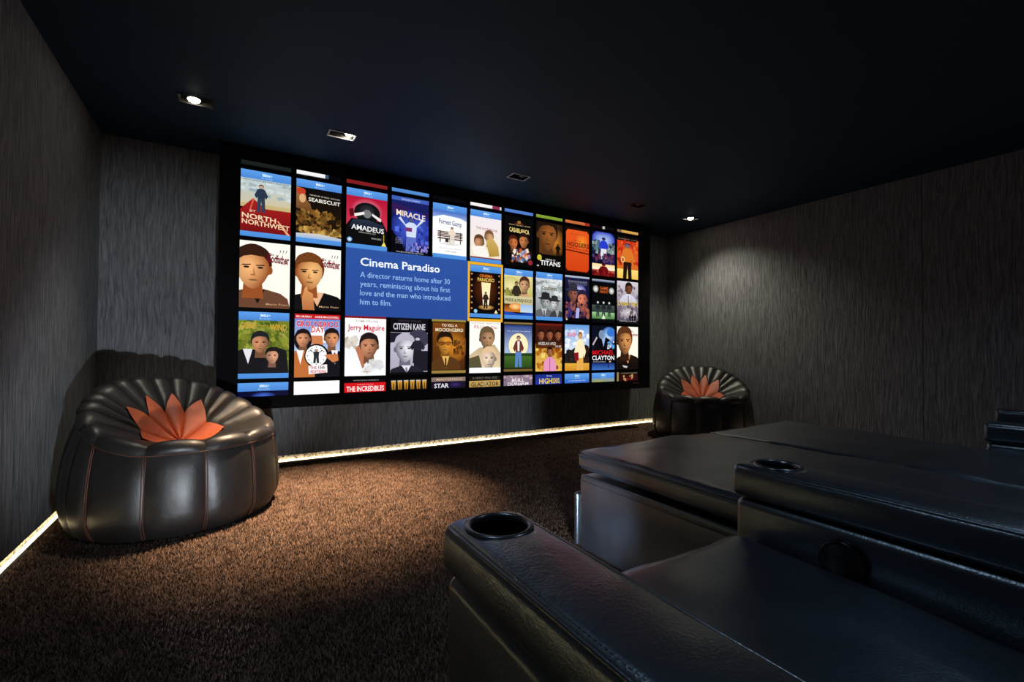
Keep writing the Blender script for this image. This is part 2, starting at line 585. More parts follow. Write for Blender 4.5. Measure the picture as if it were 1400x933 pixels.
class Art:
    """one flat picture on the screen; u to the right, v downward, both 0..1"""
    def __init__(self, x0, ztop, w=WG, h=PH, vmin=0.0, vmax=1.0):
        self.x0, self.zt, self.w, self.h, self.vmin, self.vmax = x0, ztop, w, h, vmin, vmax
        self.V = []; self.C = []; self.F = []; self.L = 0

    def _y(self):
        return DS - 0.00012 * self.L

    def raw(self, P):                       # P: list of (u, v, r, g, b)
        P = clip_poly(P, self.vmin, self.vmax)
        if not P: return
        b = len(self.V)
        for (u, v, r, g, bl) in P:
            self.V.append((self.x0 + u * self.w, self._y(), self.zt - v * self.h))
            self.C.append((r, g, bl))
        self.F.append(tuple(range(b, b + len(P))))

    def poly(self, pts, c, c2=None, horiz=False):
        self.L += 1
        if c2 is None:
            self.raw([(u, v, *c) for u, v in pts])
        else:
            k = 0 if horiz else 1
            lo = min(p[k] for p in pts); hi = max(p[k] for p in pts)
            self.raw([(p[0], p[1], *lerp(c, c2, (p[k] - lo) / (hi - lo + 1e-9))) for p in pts])
        return self

    def rect(self, u0, v0, u1, v1, c, c2=None, horiz=False):
        return self.poly([(u0, v0), (u1, v0), (u1, v1), (u0, v1)], c, c2, horiz)

    def ell(self, cu, cv, ru, rv, c, edge=None, a0=0, a1=360, rot=0, n=22):
        self.L += 1
        rot = math.radians(rot)
        asp = self.h / self.w
        P = []
        for i in range(n + 1):
            a = math.radians(a0 + (a1 - a0) * i / n)
            x, y = ru * math.cos(a), rv * math.sin(a) * asp
            P.append((cu + x * math.cos(rot) - y * math.sin(rot), cv + (x * math.sin(rot) + y * math.cos(rot)) / asp))
        if edge is None:
            self.raw([(u, v, *c) for u, v in (P[:-1] if a1 - a0 == 360 else P)])
        else:
            for i in range(n):
                self.raw([(cu, cv, *c), (*P[i], *edge), (*P[i + 1], *edge)])
        return self

    def text(self, s, u0, u1, v, hv, c, bold=False, rot=0.0):
        self.L += 1
        V, F = text_polys(s, bold)
        xs_ = [p[0] for p in V]
        x0, x1 = min(xs_), max(xs_)
        b = len(self.V)
        for x, y in V:
            u = u0 + (x - x0) / (x1 - x0) * (u1 - u0)
            vv = v - y / 0.72 * hv + rot * (u - u0)
            self.V.append((self.x0 + u * self.w, self._y(), self.zt - min(max(vv, self.vmin), self.vmax) * self.h))
            self.C.append(c)
        self.F += [tuple(i + b for i in f) for f in F]
        return self

    def speck(self, n, u0, v0, u1, v1, cols, s=0.03, sv=None):
        self.L += 1
        sv = sv or s * 0.8
        for _ in range(n):
            u, v = random.uniform(u0, u1), random.uniform(v0, v1)
            c = random.choice(cols)
            k = random.uniform(.5, 1.3)
            a = random.uniform(0, 6)
            self.raw([(u + s * k * math.cos(a + q), v + sv * k * math.sin(a + q), *c) for q in (0, 1.4, 2.9, 4.6)])
        return self

    def blu(self, bottom=True):
        self.rect(0, 0, 1, .125, (92, 156, 232), (72, 132, 208))
        self.ell(.53, .05, .09, .018, (150, 205, 245)).ell(.53, .05, .055, .009, (84, 146, 222))
        self.text('Blu', .42, .56, .068, .04, (222, 240, 255), True)
        self.text('Blu-ray Disc', .40, .63, .105, .018, (190, 222, 250))
        if bottom:
            self.rect(0, .925, 1, 1, (80, 146, 222), (74, 138, 214))
        return self

    def head(self, cu, cv, s, skin, hair, shade=None, side=1, long=False, face=True, hat=None):
        """a generic head: s is half the face width in u"""
        asp = self.w / self.h
        rv = s * 1.38 * asp
        shade = shade or tuple(k * .55 for k in skin)
        if long:
            self.ell(cu, cv + rv * .15, s * 1.3, rv * 1.25, hair)
        self.poly([(cu - s * .5, cv + rv * .5), (cu + s * .5, cv + rv * .5), (cu + s * .62, cv + rv * 1.45), (cu - s * .62, cv + rv * 1.45)], shade)
        self.ell(cu, cv - rv * .22, s * 1.1, rv * .92, hair)
        self.ell(cu - s * .98 * side, cv + rv * .08, s * .16, rv * .2, shade)
        # face: jaw narrower than the brow, shaded towards one side
        self.L += 1
        n = 26
        rim = []
        for i in range(n):
            an = 2 * PI * i / n
            x, y = math.cos(an), math.sin(an)
            jaw = 1 - .22 * max(0, y) ** 1.5
            k = (1 - x * side) / 2
            rim.append((cu + s * .95 * x * jaw, cv + rv * y, *lerp(tuple(q * .88 for q in skin), shade, min(1, k * 1.25))))
        hi = tuple(min(255, q * 1.06) for q in skin)
        for i in range(n):
            self.raw([(cu + s * .18 * side, cv - rv * .05, *hi), rim[i], rim[(i + 1) % n]])
        self.ell(cu, cv - rv * .60, s * .98, rv * .50, hair, None, 180, 360)
        self.poly([(cu - s * .98, cv - rv * .61), (cu + s * .98, cv - rv * .61), (cu + s * .97, cv - rv * .15), (cu + s * .84, cv - rv * .35), (cu + s * .62, cv - rv * .55), (cu + s * .1 * side, cv - rv * .60), (cu - s * .55, cv - rv * .52), (cu - s * .84, cv - rv * .35), (cu - s * .97, cv - rv * .12)], hair)
        if face:
            dk = tuple(k * .22 for k in skin)
            for q in (-.38, .42):
                self.ell(cu + s * q, cv - rv * .02, s * .17, rv * .055, dk)
                self.poly([(cu + s * (q - .25), cv - rv * .14), (cu + s * (q + .25), cv - rv * .17), (cu + s * (q + .25), cv - rv * .12), (cu + s * (q - .25), cv - rv * .09)], tuple(k * .4 for k in hair))
            self.poly([(cu + s * .02, cv - rv * .05), (cu - s * .02 * side, cv + rv * .30), (cu - s * .15 * side, cv + rv * .33)], lerp(skin, shade, .6)); self.ell(cu, cv + rv * .34, s * .14, rv * .04, lerp(skin, shade, .7))
            self.ell(cu + s * .02, cv + rv * .58, s * .26, rv * .04, tuple(k * .5 for k in skin)); self.ell(cu + s * .02, cv + rv * .66, s * .16, rv * .03, lerp(skin, shade, .35))
        if hat:
            self.ell(cu, cv - rv * .5, s * 1.7, rv * .16, hat)
            self.poly([(cu - s * .95, cv - rv * .5), (cu - s * .85, cv - rv * 1.25), (cu, cv - rv * 1.35), (cu + s * .85, cv - rv * 1.2), (cu + s * .95, cv - rv * .5)], hat)
        return self

    def person(self, cu, v0, v1, top, legs, skin, hair, wd=.12, arms='down'):
        hgt = v1 - v0
        s = wd * .30
        hh = hgt * .13
        lw = wd * .42
        self.poly([(cu - lw, v0 + hgt * .48), (cu + lw, v0 + hgt * .48), (cu + lw * 1.2, v1), (cu + lw * .25, v1), (cu, v0 + hgt * .6), (cu - lw * .25, v1), (cu - lw * 1.2, v1)], legs)
        if arms == 'up':
            for q in (-1, 1):
                self.poly([(cu + q * wd * .45, v0 + hgt * .22), (cu + q * wd * .25, v0 + hgt * .32), (cu + q * wd * .95, v0 + hgt * .02), (cu + q * wd * 1.15, v0 + hgt * .06)], top)
        else:
            for q in (-1, 1):
                self.poly([(cu + q * wd * .42, v0 + hgt * .17), (cu + q * wd * .8, v0 + hgt * .4), (cu + q * wd * .55, v0 + hgt * .52), (cu + q * wd * .36, v0 + hgt * .4)], top)
        self.poly([(cu - wd * .2, v0 + hgt * .14), (cu + wd * .2, v0 + hgt * .14), (cu + wd * .5, v0 + hgt * .2), (cu + lw, v0 + hgt * .52), (cu - lw, v0 + hgt * .52), (cu - wd * .5, v0 + hgt * .2)], top)
        self.ell(cu, v0 + hh * .5, s, hh * .55, hair)
        self.ell(cu, v0 + hh * .65, s * .8, hh * .42, skin)
        return self

    def coat(self, cu, v, wd, c, v1=1.0, shirt=None, tie=None):
        self.poly([(cu - wd * .3, v), (cu + wd * .3, v), (cu + wd * .75, v + .05), (cu + wd, v + .13), (cu + wd * 1.08, v1), (cu - wd * 1.08, v1), (cu - wd, v + .13), (cu - wd * .75, v + .05)], c)
        if shirt:
            self.poly([(cu - wd * .26, v - .005), (cu + wd * .26, v - .005), (cu + wd * .03, min(v1, v + .22))], shirt)
        if tie:
            self.poly([(cu - wd * .05, v + .03), (cu + wd * .05, v + .03), (cu + wd * .07, min(v1, v + .2)), (cu - wd * .03, min(v1, v + .2))], tie)
        return self

    def done(self, name, label=None):
        me = bpy.data.meshes.new(name)
        me.from_pydata([(x - SB[0], y - SB[1], z - SB[2]) for x, y, z in self.V], [], self.F)
        ca = me.color_attributes.new('Col', 'FLOAT_COLOR', 'POINT')
        arr = np.ones((len(self.V), 4), dtype=np.float32)
        c = np.clip(np.array(self.C, dtype=np.float64) / 255.0, 0, 1)
        arr[:, :3] = np.where(c <= .04045, c / 12.92, ((c + .055) / 1.055) ** 2.4)
        ca.data.foreach_set('color', arr.ravel())
        me.materials.append(M['image'])
        me.update()
        o = bpy.data.objects.new(name, me)
        COL.objects.link(o)
        o.parent = screen
        if label: o['label'] = label
        return o


W_, K_ = (250, 250, 248), (6, 6, 9)


def P(col, row, **kw):
    return Art(GX + (col - 1) * PG, RT0 - (row - 1) * PR, **kw)


# ---- row 1
a = P(1, 1); a.rect(0, .12, 1, .55, (178, 198, 204), (205, 190, 150)).speck(40, 0, .16, 1, .42, [(205, 215, 215), (150, 170, 178), (190, 200, 200)], .09, .03)
a.rect(0, .50, 1, .56, (196, 176, 120)).poly([(0, .60), (.24, .42), (.48, .56), (1, .56), (1, .95), (0, .95)], (168, 30, 30), (112, 14, 18))
a.poly([(.24, .42), (.27, .42), (.20, .6), (.17, .6)], (205, 90, 70)).poly([(.72, .72), (.75, .72), (1, .93), (.93, .93)], (230, 160, 120))
a.person(.40, .20, .62, (40, 52, 72), (48, 60, 80), (200, 160, 130), (60, 50, 45), .17)
a.text('NORTH', .03, .70, .72, .075, (240, 214, 176), True, .06).text('BY', .18, .30, .63, .035, (240, 214, 176)).text('NORTHWEST', .03, .98, .81, .075, (240, 210, 170), True, .05)
a.text('50TH ANNIVERSARY EDITION', .05, .95, .155, .022, (40, 48, 60)).blu().done('film_cover', 'film cover with running man over red ground')
a = P(2, 1); a.rect(0, .1, 1, .93, (10, 8, 8), (34, 22, 10)).poly([(0, .13), (.13, .14), (.20, .24), (.22, .32), (.30, .38), (.34, .48), (.24, .62), (.1, .48), (0, .46)], (168, 112, 62), (84, 52, 26))
a.ell(.1, .19, .10, .05, (190, 60, 40)).ell(.13, .30, .07, .07, (214, 168, 120)).speck(150, 0, .5, .75, .82, [(120, 80, 30), (70, 46, 20), (160, 116, 50), (30, 20, 10)], .06).speck(60, .2, .55, 1, .85, [(60, 40, 18), (30, 20, 10), (100, 72, 30)], .05)
a.speck(70, 0, .76, 1, .85, [(200, 160, 80), (150, 110, 50), (96, 66, 28)], .05).poly([(0, .86), (.5, .84), (1, .88), (1, .94), (0, .94)], (214, 206, 190), (140, 180, 226))
a.text('SEABISCUIT', .26, .97, .33, .06, (235, 228, 215), True, .02).text('TOBEY MAGUIRE   JEFF BRIDGES   CHRIS COOPER', .28, .96, .24, .022, (200, 190, 175), False, .02).blu().done('film_cover', 'dark film cover with horse and rider')
a = P(3, 1); a.rect(0, .1, 1, .93, (178, 16, 50), (214, 60, 90)).ell(.5, .36, .40, .22, (225, 150, 165), (190, 30, 64))
a.poly([(0, .62), (.12, .50), (.88, .50), (1, .66), (1, .93), (0, .93)], (12, 12, 14)).ell(.5, .38, .32, .17, (18, 18, 20)).ell(.5, .36, .20, .12, (56, 60, 66), (20, 22, 26)).ell(.5, .40, .1, .07, (120, 120, 122))
a.poly([(.18, .42), (.42, .37), (.44, .41), (.2, .47)], (238, 232, 228)).poly([(.62, .38), (.85, .46), (.83, .51), (.62, .42)], (238, 232, 228)).poly([(.06, .36), (.16, .33), (.19, .45), (.09, .48)], (90, 12, 26))
a.poly([(.15, .52), (.5, .50), (.9, .56), (.97, .7), (.06, .66)], (38, 50, 70), (16, 18, 24)).text('AMADEUS', .12, .92, .68, .085, (235, 235, 235), True, .03).text("DIRECTOR'S CUT", .3, .72, .73, .022, (180, 180, 170), False, .02)
a.text('TWO DISC', .6, .86, .82, .028, (190, 190, 185)).ell(.08, .86, .06, .04, (120, 170, 220)).ell(.08, .86, .03, .02, (220, 235, 245)).poly([(.92, .84), (.98, .92), (.86, .92)], (240, 225, 110)).rect(.905, .72, .925, .84, (190, 150, 60)).blu().done('film_cover', 'film cover with dark figure on red')
a = P(4, 1); a.rect(0, 0, 1, 1, (26, 32, 96), (8, 10, 40)).rect(0, 0, 1, .07, (62, 92, 180)).text('WIDESCREEN', .25, .75, .055, .03, (190, 205, 240), False)
a.poly([(0, .12), (1, .26), (1, .42), (0, .28)], (48, 26, 84)).ell(.55, .55, .6, .34, (70, 100, 220), (26, 34, 120)).speck(40, .1, .45, 1, .9, [(50, 70, 190), (80, 110, 220), (36, 44, 140)], .07)
a.person(.52, .34, 1.02, (205, 218, 240), (90, 110, 190), (70, 80, 130), (38, 50, 110), .30, 'up').rect(.36, .53, .54, .60, (120, 50, 110)).speck(40, .45, .8, 1, .96, [(150, 140, 210), (60, 60, 150), (100, 90, 180)], .04).poly([(0, .6), (.3, .85), (.35, 1), (0, 1)], (6, 6, 12))
for i in range(4): a.text('a true story', .1, .30, .74 + i * .03, .018, (160, 165, 190))
a.text('MIRACLE', .12, .90, .33, .10, (245, 225, 205), True, .06).rect(0, .955, 1, 1, (8, 8, 12)).text('THE MOVIE SPECIAL EDITION', .12, .85, .985, .02, (190, 190, 195)).done('film_cover', 'blue film cover with cheering player')
a = P(5, 1); a.rect(0, .1, 1, .95, (250, 250, 248)).poly([(0, .12), (1, .12), (1, .27), (.8, .22), (.3, .2), (0, .26)], (66, 104, 190), (150, 176, 224)).text('Forrest Gump', .18, .85, .36, .09, (76, 92, 140), True, .03)
for i in range(4): a.rect(.14, .50 + i * .028, .88, .52 + i * .028, (96, 62, 48))
for u in (.2, .48, .8): a.rect(u, .49, u + .03, .73, (70, 48, 40))
a.rect(.14, .62, .88, .645, (84, 56, 44)).ell(.5, .73, .4, .03, (205, 205, 200), (246, 246, 244)).person(.56, .41, .72, (232, 214, 196), (222, 210, 196), (176, 130, 104), (70, 50, 40), .15).rect(.36, .62, .46, .70, (60, 46, 40))
a.text('the story of a lifetime', .2, .85, .82, .02, (150, 150, 150)).text('TOM HANKS', .35, .7, .88, .025, (130, 130, 135)).blu().done('film_cover', 'white film cover with figure on bench')
a = P(6, 1); a.rect(0, .1, 1, .94, (238, 230, 236), (240, 226, 200)).text('THE NOTEBOOK', .18, .88, .36, .05, (150, 60, 90), False, .03)
a.head(.28, .62, .15, (196, 142, 100), (92, 62, 36), side=-1, face=False).head(.60, .50, .14, (208, 158, 116), (120, 86, 50), side=1, face=False).poly([(.5, .56), (.72, .5), (.9, .66), (.94, .84), (.62, .88), (.55, .72)], (206, 172, 96), (176, 140, 60)).poly([(.05, .7), (.4, .68), (.6, .82), (.5, .92), (.1, .85)], (244, 240, 232))
a.rect(0, .9, 1, .935, (120, 40, 50)).blu().done('film_cover', 'pale film cover with embracing couple')
a = P(7, 1); a.rect(0, 0, 1, 1, (8, 7, 7)).ell(.5, .13, .18, .02, (150, 60, 30), (20, 10, 8)).ell(.5, .1, .06, .03, (150, 110, 50)).text('BOGART  BERGMAN  HENREID', .15, .9, .175, .02, (190, 170, 120)).text('CASABLANCA', .16, .86, .31, .09, (240, 214, 130), True, .02)
a.head(.30, .53, .15, (206, 116, 62), (70, 26, 14), side=1).head(.66, .47, .16, (196, 120, 70), (34, 20, 16), side=-1).poly([(.2, .7), (.45, .62), (.8, .6), (.95, .72), (.9, .9), (.35, .92)], (60, 24, 14)).speck(40, .25, .66, .85, .92, [(90, 140, 190), (200, 90, 40), (230, 220, 200), (60, 90, 130)], .06).ell(.9, .9, .08, .05, (150, 40, 50)).done('film_cover', 'dark film cover with couple and yellow title')
a = P(8, 1); a.rect(0, 0, 1, 1, (20, 13, 7)).rect(.12, .02, 1, .66, (92, 56, 22), (40, 24, 8), True).ell(.74, .4, .4, .3, (196, 120, 40), (60, 36, 14)).head(.42, .26, .36, (150, 88, 40), (30, 18, 10), side=1)
a.person(.82, .43, .68, (20, 14, 8), (16, 10, 6), (30, 20, 10), (16, 10, 6), .13).rect(0, .68, 1, 1, (8, 6, 5)).ell(.12, .76, .085, .06, (200, 190, 60)).text('REMEMBER THE', .35, .72, .80, .03, (210, 205, 195)).text('TITANS', .15, .92, .91, .10, (240, 240, 238), True).rect(.03, .92, .10, .945, (200, 200, 200)).done('film_cover', 'amber film cover with large portrait')
a = P(9, 1); a.rect(0, 0, 1, 1, (26, 10, 6)).poly([(.03, .12), (.1, .06), (.9, .06), (.97, .12), (.97, .9), (.9, .96), (.1, .96), (.03, .9)], (226, 86, 30), (206, 64, 18)).ell(.68, .30, .27, .20, (240, 140, 40), (225, 85, 30)).poly([(.03, .5), (.97, .54), (.97, .565), (.03, .525)], (70, 20, 10))
a.text('HOOSIERS', .08, .97, .43, .10, (52, 22, 12), True).text('BEST SHOT', .35, .66, .30, .02, (90, 30, 12)).text('GENE HACKMAN', .2, .8, .16, .02, (130, 40, 20)).poly([(.05, .445), (.5, .465), (.95, .475), (.95, .485), (.05, .46)], (90, 30, 14)).done('film_cover', 'orange film cover like a basketball')
a = P(10, 1); a.rect(0, 0, 1, 1, (10, 10, 40)).ell(.5, .2, .55, .25, (180, 210, 255), (26, 40, 170)).ell(.2, .33, .2, .13, (90, 120, 120)).ell(.8, .36, .2, .13, (120, 130, 130)).speck(60, 0, .22, 1, .5, [(40, 60, 90), (150, 170, 170), (30, 40, 70), (90, 110, 120)], .06)
a.person(.5, .12, .62, (40, 60, 200), (225, 225, 235), (60, 50, 60), (20, 20, 40), .28).speck(60, 0, .5, 1, .72, [(40, 30, 80), (80, 60, 110), (120, 50, 60), (30, 24, 60)], .06).rect(0, .73, 1, .86, (255, 214, 150), (250, 240, 214)).rect(0, .86, 1, 1, (200, 90, 70), (120, 16, 20)).person(.5, .72, 1.1, (110, 16, 20), (90, 10, 16), (90, 20, 20), (80, 10, 14), .3).speck(20, 0, .9, 1, 1, [(130, 20, 24), (90, 10, 14)], .07).done('film_cover', 'blue and red film cover with stadium glow')
a = P(11, 1); a.rect(0, 0, 1, 1, (12, 10, 10)).text('STARRING  CAST', .05, .95, .08, .025, (140, 120, 100)).rect(0, .11, 1, .8, (206, 60, 24), (214, 110, 40)).speck(60, 0, .12, 1, .7, [(190, 40, 26), (226, 120, 40), (150, 40, 20), (230, 80, 40)], .08).rect(0, .78, 1, 1, (250, 220, 120), (240, 190, 80))
a.person(.48, .16, 1.02, (214, 116, 40), (30, 18, 14), (110, 100, 104), (60, 60, 70), .42).ell(.26, .56, .09, .07, (240, 220, 140)).ell(.26, .56, .06, .05, (190, 100, 40)).done('film_cover', 'orange film cover with standing figure')

# ---- row 2
for col, skin, hair, coat, num, side in ((1, (238, 176, 116), (52, 26, 14), (104, 66, 46), 'PART II', -1), (2, (240, 182, 116), (112, 62, 28), (16, 14, 16), 'PART III', 1)):
    a = P(col, 2); a.rect(0, 0, 1, 1, (252, 250, 240), (255, 246, 230))
    a.coat(.34 if col == 1 else .46, .72, .62, coat, 1.0, (24, 16, 14) if col == 1 else (230, 180, 140))
    a.head(.26 if col == 1 else .30, .40, .34 if col == 1 else .30, skin, hair, (150, 78, 36), side)
    if col == 2: a.poly([(.16, 1), (.14, .82), (.20, .66), (.25, .62), (.27, .7), (.38, .74), (.42, 1)], (226, 160, 100), (180, 108, 60))
    a.text('The', .57, .67, .20, .045, (60, 14, 24), True).text('Godfather', .54, .98, .295, .125, (118, 14, 36), 2, .03).text(num, .82, .96, .325, .03, (122, 16, 40))
    for q in (.80, .86, .92): a.poly([(q, .10), (q + .02, .10), (q - .02, .17)], (60, 30, 36))
    a.text('Mario Puzo', .52, .96, .955, .03, (200, 160, 120), False).done('film_cover', 'white film cover with large brown haired portrait' if col == 1 else 'white film cover with portrait and raised hand')
# information panel
PZ1, PZ0 = RT0 - PH, RT0 - 2 * PR + .0
px0, px1 = GX + 2 * PG, GX + 5 * PG - .021
pa = Art(px0, PZ1, px1 - px0, PZ1 - PZ0)
pa.rect(0, 0, 1, 1, (46, 82, 160), (40, 74, 150))
pa.text('Cinema Paradiso', .105, .745, .245, .12, (240, 246, 255), True)
for i, (s, u1) in enumerate((('A director returns home after 30', .835), ('years, reminiscing about his first', .838), ('love and the man who introduced', .84), ('him to film.', .345))):
    pa.text(s, .105, u1, .42 + i * .135, .085, (150, 190, 238), False)
pa.done('information_panel', 'blue panel with a white title and four lines of text')
# selected cover and its yellow border
bx0, bx1, bz0, bz1 = GX + 5 * PG - .021, GX + 5 * PG + WG + .022, RT0 - 2 * PR - .006, RT0 - PH - .002
a = Art(bx0, bz1, bx1 - bx0, bz1 - bz0)
tx, tz = .021 / (bx1 - bx0), .026 / (bz1 - bz0)
for r_ in ((0, 0, 1, tz), (0, 1 - tz, 1, 1), (0, tz, tx, 1 - tz), (1 - tx, tz, 1, 1 - tz)): a.rect(*r_, (236, 176, 44), (228, 168, 40))
a.L += 40
a.done('selection_border', 'yellow border around the selected cover')
a = P(6, 2); a.rect(0, .1, 1, .95, (10, 5, 4)).ell(.5, .45, .42, .38, (96, 40, 14), (12, 6, 4))
for i in range(7):
    for u in (.06, .94): a.ell(u, .17 + i * .11, .025, .018, (190, 140, 100))
a.text('CINEMA', .30, .72, .215, .05, (230, 120, 40), True).text('PARADISO', .24, .78, .30, .07, (236, 200, 90), True).poly([(.36, .32), (.66, .32), (.60, .78), (.42, .78)], (255, 230, 170), (255, 246, 214)).ell(.52, .8, .26, .05, (236, 190, 110), (90, 50, 20)).person(.5, .5, .82, (50, 34, 30), (40, 28, 26), (120, 80, 60), (30, 20, 16), .13)
a.ell(.18, .88, .055, .035, (150, 200, 235)).poly([(.84, .84), (.9, .91), (.78, .91)], (240, 236, 180)).blu().done('film_cover', 'dark film cover with projector beam inside yellow border')
a = P(7, 2); a.rect(0, .1, 1, .58, (226, 216, 150), (190, 178, 90)).ell(.2, .35, .4, .2, (236, 228, 170), (200, 190, 110)).speck(20, 0, .42, .3, .56, [(110, 110, 50), (150, 146, 70)], .06).person(.42, .24, .80, (52, 42, 34), (52, 42, 34), (150, 110, 80), (50, 36, 26), .22)
a.head(.70, .30, .17, (214, 162, 118), (74, 44, 28), side=-1).poly([(.58, .5), (.82, .48), (.9, .57), (.52, .57)], (206, 160, 120)).rect(0, .54, 1, .70, (206, 198, 150), (196, 186, 136)).text('PRIDE & PREJUDICE', .04, .96, .65, .06, (70, 66, 44), True).rect(0, .70, 1, .86, (60, 30, 16), (206, 120, 40)).ell(.38, .75, .22, .07, (255, 220, 150), (220, 130, 50)).rect(.55, .70, 1, .86, (150, 186, 226), (196, 214, 226), False).poly([(0, .85), (.5, .89), (1, .86), (1, .94), (0, .94)], (30, 72, 176)).blu().done('film_cover', 'yellow film cover with woman in profile')
a = P(8, 2); a.rect(0, .1, 1, .95, (206, 212, 214), (120, 128, 130)).speck(30, 0, .15, 1, .5, [(226, 230, 230), (170, 176, 180), (140, 148, 152)], .12).text('BOGART BERGMAN', .26, .78, .21, .022, (110, 104, 90)).text('Casablanca', .22, .80, .36, .09, (96, 84, 50), True, .0)
a.head(.36, .62, .17, (176, 178, 180), (40, 42, 44), side=1, hat=(36, 38, 40)).head(.70, .64, .14, (214, 214, 214), (52, 54, 56), side=-1, hat=(44, 46, 48)).coat(.3, .76, .42, (96, 100, 104), .95, (190, 190, 190), (40, 40, 44)).coat(.8, .78, .3, (60, 62, 66), .95, (160, 160, 160)).blu().done('film_cover', 'grey film cover with couple in hats')
a = P(9, 2); a.rect(0, 0, 1, 1, (24, 24, 60), (16, 10, 30)).rect(0, 0, 1, .04, (170, 180, 200)).text('SHAWSHANK', .12, .92, .15, .05, (120, 124, 140), True).text('REDEMPTION', .15, .88, .20, .04, (110, 112, 130)).ell(.56, .30, .3, .12, (200, 200, 255), (40, 40, 120)).head(.32, .40, .19, (150, 90, 74), (40, 34, 46), side=1, hat=(50, 46, 60)).head(.70, .50, .2, (226, 130, 100), (40, 30, 60), side=-1)
a.speck(60, 0, .6, 1, .92, [(60, 50, 110), (130, 60, 50), (40, 36, 84), (160, 90, 70), (30, 24, 50)], .08).poly([(.45, .7), (.58, .7), (.55, .92), (.42, .92)], (170, 176, 230)).rect(0, .93, 1, 1, (8, 6, 10)).ell(.06, .955, .03, .02, (220, 220, 220)).done('film_cover', 'purple film cover with two portraits')
a = P(10, 2); a.rect(0, 0, 1, 1, (8, 9, 12)).rect(0, .02, 1, .07, (170, 180, 200), (70, 80, 100)).ell(.16, .24, .12, .08, (250, 250, 245), (120, 120, 110)).ell(.86, .26, .12, .08, (250, 250, 245), (120, 120, 110)).rect(.32, .17, .72, .33, (60, 24, 12)).text('GAME', .35, .70, .24, .06, (200, 100, 50), True).text('NIGHT', .35, .70, .32, .06, (190, 90, 44), True)
a.rect(0, .60, 1, .76, (70, 80, 80), (40, 50, 46)).rect(0, .76, 1, .92, (150, 200, 140), (60, 110, 50))
for u in (.25, .5, .75): a.person(u, .52, .86, (34, 38, 40), (50, 56, 58), (200, 205, 200), (220, 225, 220), .14)
a.poly([(.4, .93), (.5, .80), (.6, .93)], (220, 235, 210)).rect(0, .91, 1, 1, (8, 9, 10)).done('film_cover', 'black film cover with three players on grass')
a = P(11, 2); a.rect(0, 0, 1, .5, (214, 206, 214), (150, 140, 150)).speck(40, 0, .1, 1, .45, [(120, 110, 124), (170, 160, 170), (100, 90, 100)], .07).head(.55, .18, .16, (120, 70, 46), (24, 16, 14), side=1).coat(.52, .30, .38, (206, 204, 224), .55, (222, 222, 236), (40, 36, 44)).rect(0, .5, 1, .94, (130, 116, 130), (84, 74, 90)).ell(.55, .74, .4, .12, (235, 228, 225), (130, 116, 130)).speck(40, 0, .55, 1, .9, [(150, 140, 150), (96, 80, 90), (190, 180, 186)], .06)
a.text('THE GREAT', .3, .7, .45, .03, (196, 170, 70)).text('DEBATERS', .03, .98, .57, .10, (206, 180, 70), True)
for u in (.6, .72, .84): a.person(u, .76, .96, (24, 20, 26), (24, 20, 26), (40, 30, 30), (20, 16, 20), .08)
a.rect(0, .92, 1, 1, (12, 10, 14)).text('inspired by a true story', .1, .9, .945, .03, (200, 200, 205)).done('film_cover', 'mauve film cover with man in white shirt')

# ---- row 3
a = P(1, 3); a.rect(0, .1, 1, .95, (112, 128, 36), (96, 104, 40)).speck(120, 0, .14, 1, .66, [(140, 150, 50), (90, 106, 30), (160, 156, 70), (70, 90, 26), (120, 120, 40)], .08)
a.text('GONE', .03, .33, .25, .095, (206, 160, 60), True).text('WITH THE', .36, .58, .22, .03, (190, 150, 60)).text('WIND', .61, .95, .27, .095, (206, 160, 60), True)
a.coat(.18, .56, .36, (18, 18, 24), .95, (226, 226, 230)).head(.42, .46, .17, (206, 142, 102), (30, 30, 34), side=-1).poly([(.5, .76), (.72, .52), (.95, .58), (1, .95), (.45, .95)], (24, 22, 26)).head(.66, .66, .13, (222, 160, 126), (28, 22, 22), side=1).blu().done('film_cover', 'green film cover with couple in black')
a = P(2, 3); a.rect(0, 0, 1, 1, (12, 10, 12)).rect(0, .07, 1, .62, (112, 132, 206), (180, 200, 232)).rect(0, 0, 1, .075, (196, 24, 30)).text('BILL MURRAY    ANDIE MACDOWELL', .03, .97, .055, .03, (250, 236, 230), True).poly([(.38, .2), (.62, .2), (.7, .45), (.3, .45)], (252, 250, 248))
a.text('GROUNDHOG', .03, .96, .20, .095, (252, 236, 240), 2).text('DAY', .35, .65, .29, .095, (252, 236, 240), 2).text('GROUNDHOG', .035, .955, .197, .088, (206, 20, 30), True).text('DAY', .355, .645, .287, .088, (206, 20, 30), True)
a.head(.18, .39, .15, (224, 152, 112), (28, 18, 20), side=-1, long=True).head(.81, .38, .16, (226, 150, 106), (30, 20, 18), side=1).coat(.12, .58, .3, (190, 110, 54), 1.0, (244, 240, 236)).coat(.88, .58, .3, (20, 20, 26), 1.0, (240, 240, 244), (26, 26, 30)).poly([(.36, .34), (.6, .34), (.62, .5), (.38, .52)], (206, 126, 80))
a.ell(.48, .66, .27, .19, (24, 22, 24)).ell(.47, .66, .235, .165, (250, 250, 246)).person(.47, .56, .78, (40, 44, 54), (40, 44, 54), (190, 130, 100), (30, 24, 22), .13, 'up')
for i in range(12): a.ell(.47 + .19 * math.cos(i * PI / 6), .66 + .135 * math.sin(i * PI / 6), .012, .009, (60, 60, 60))
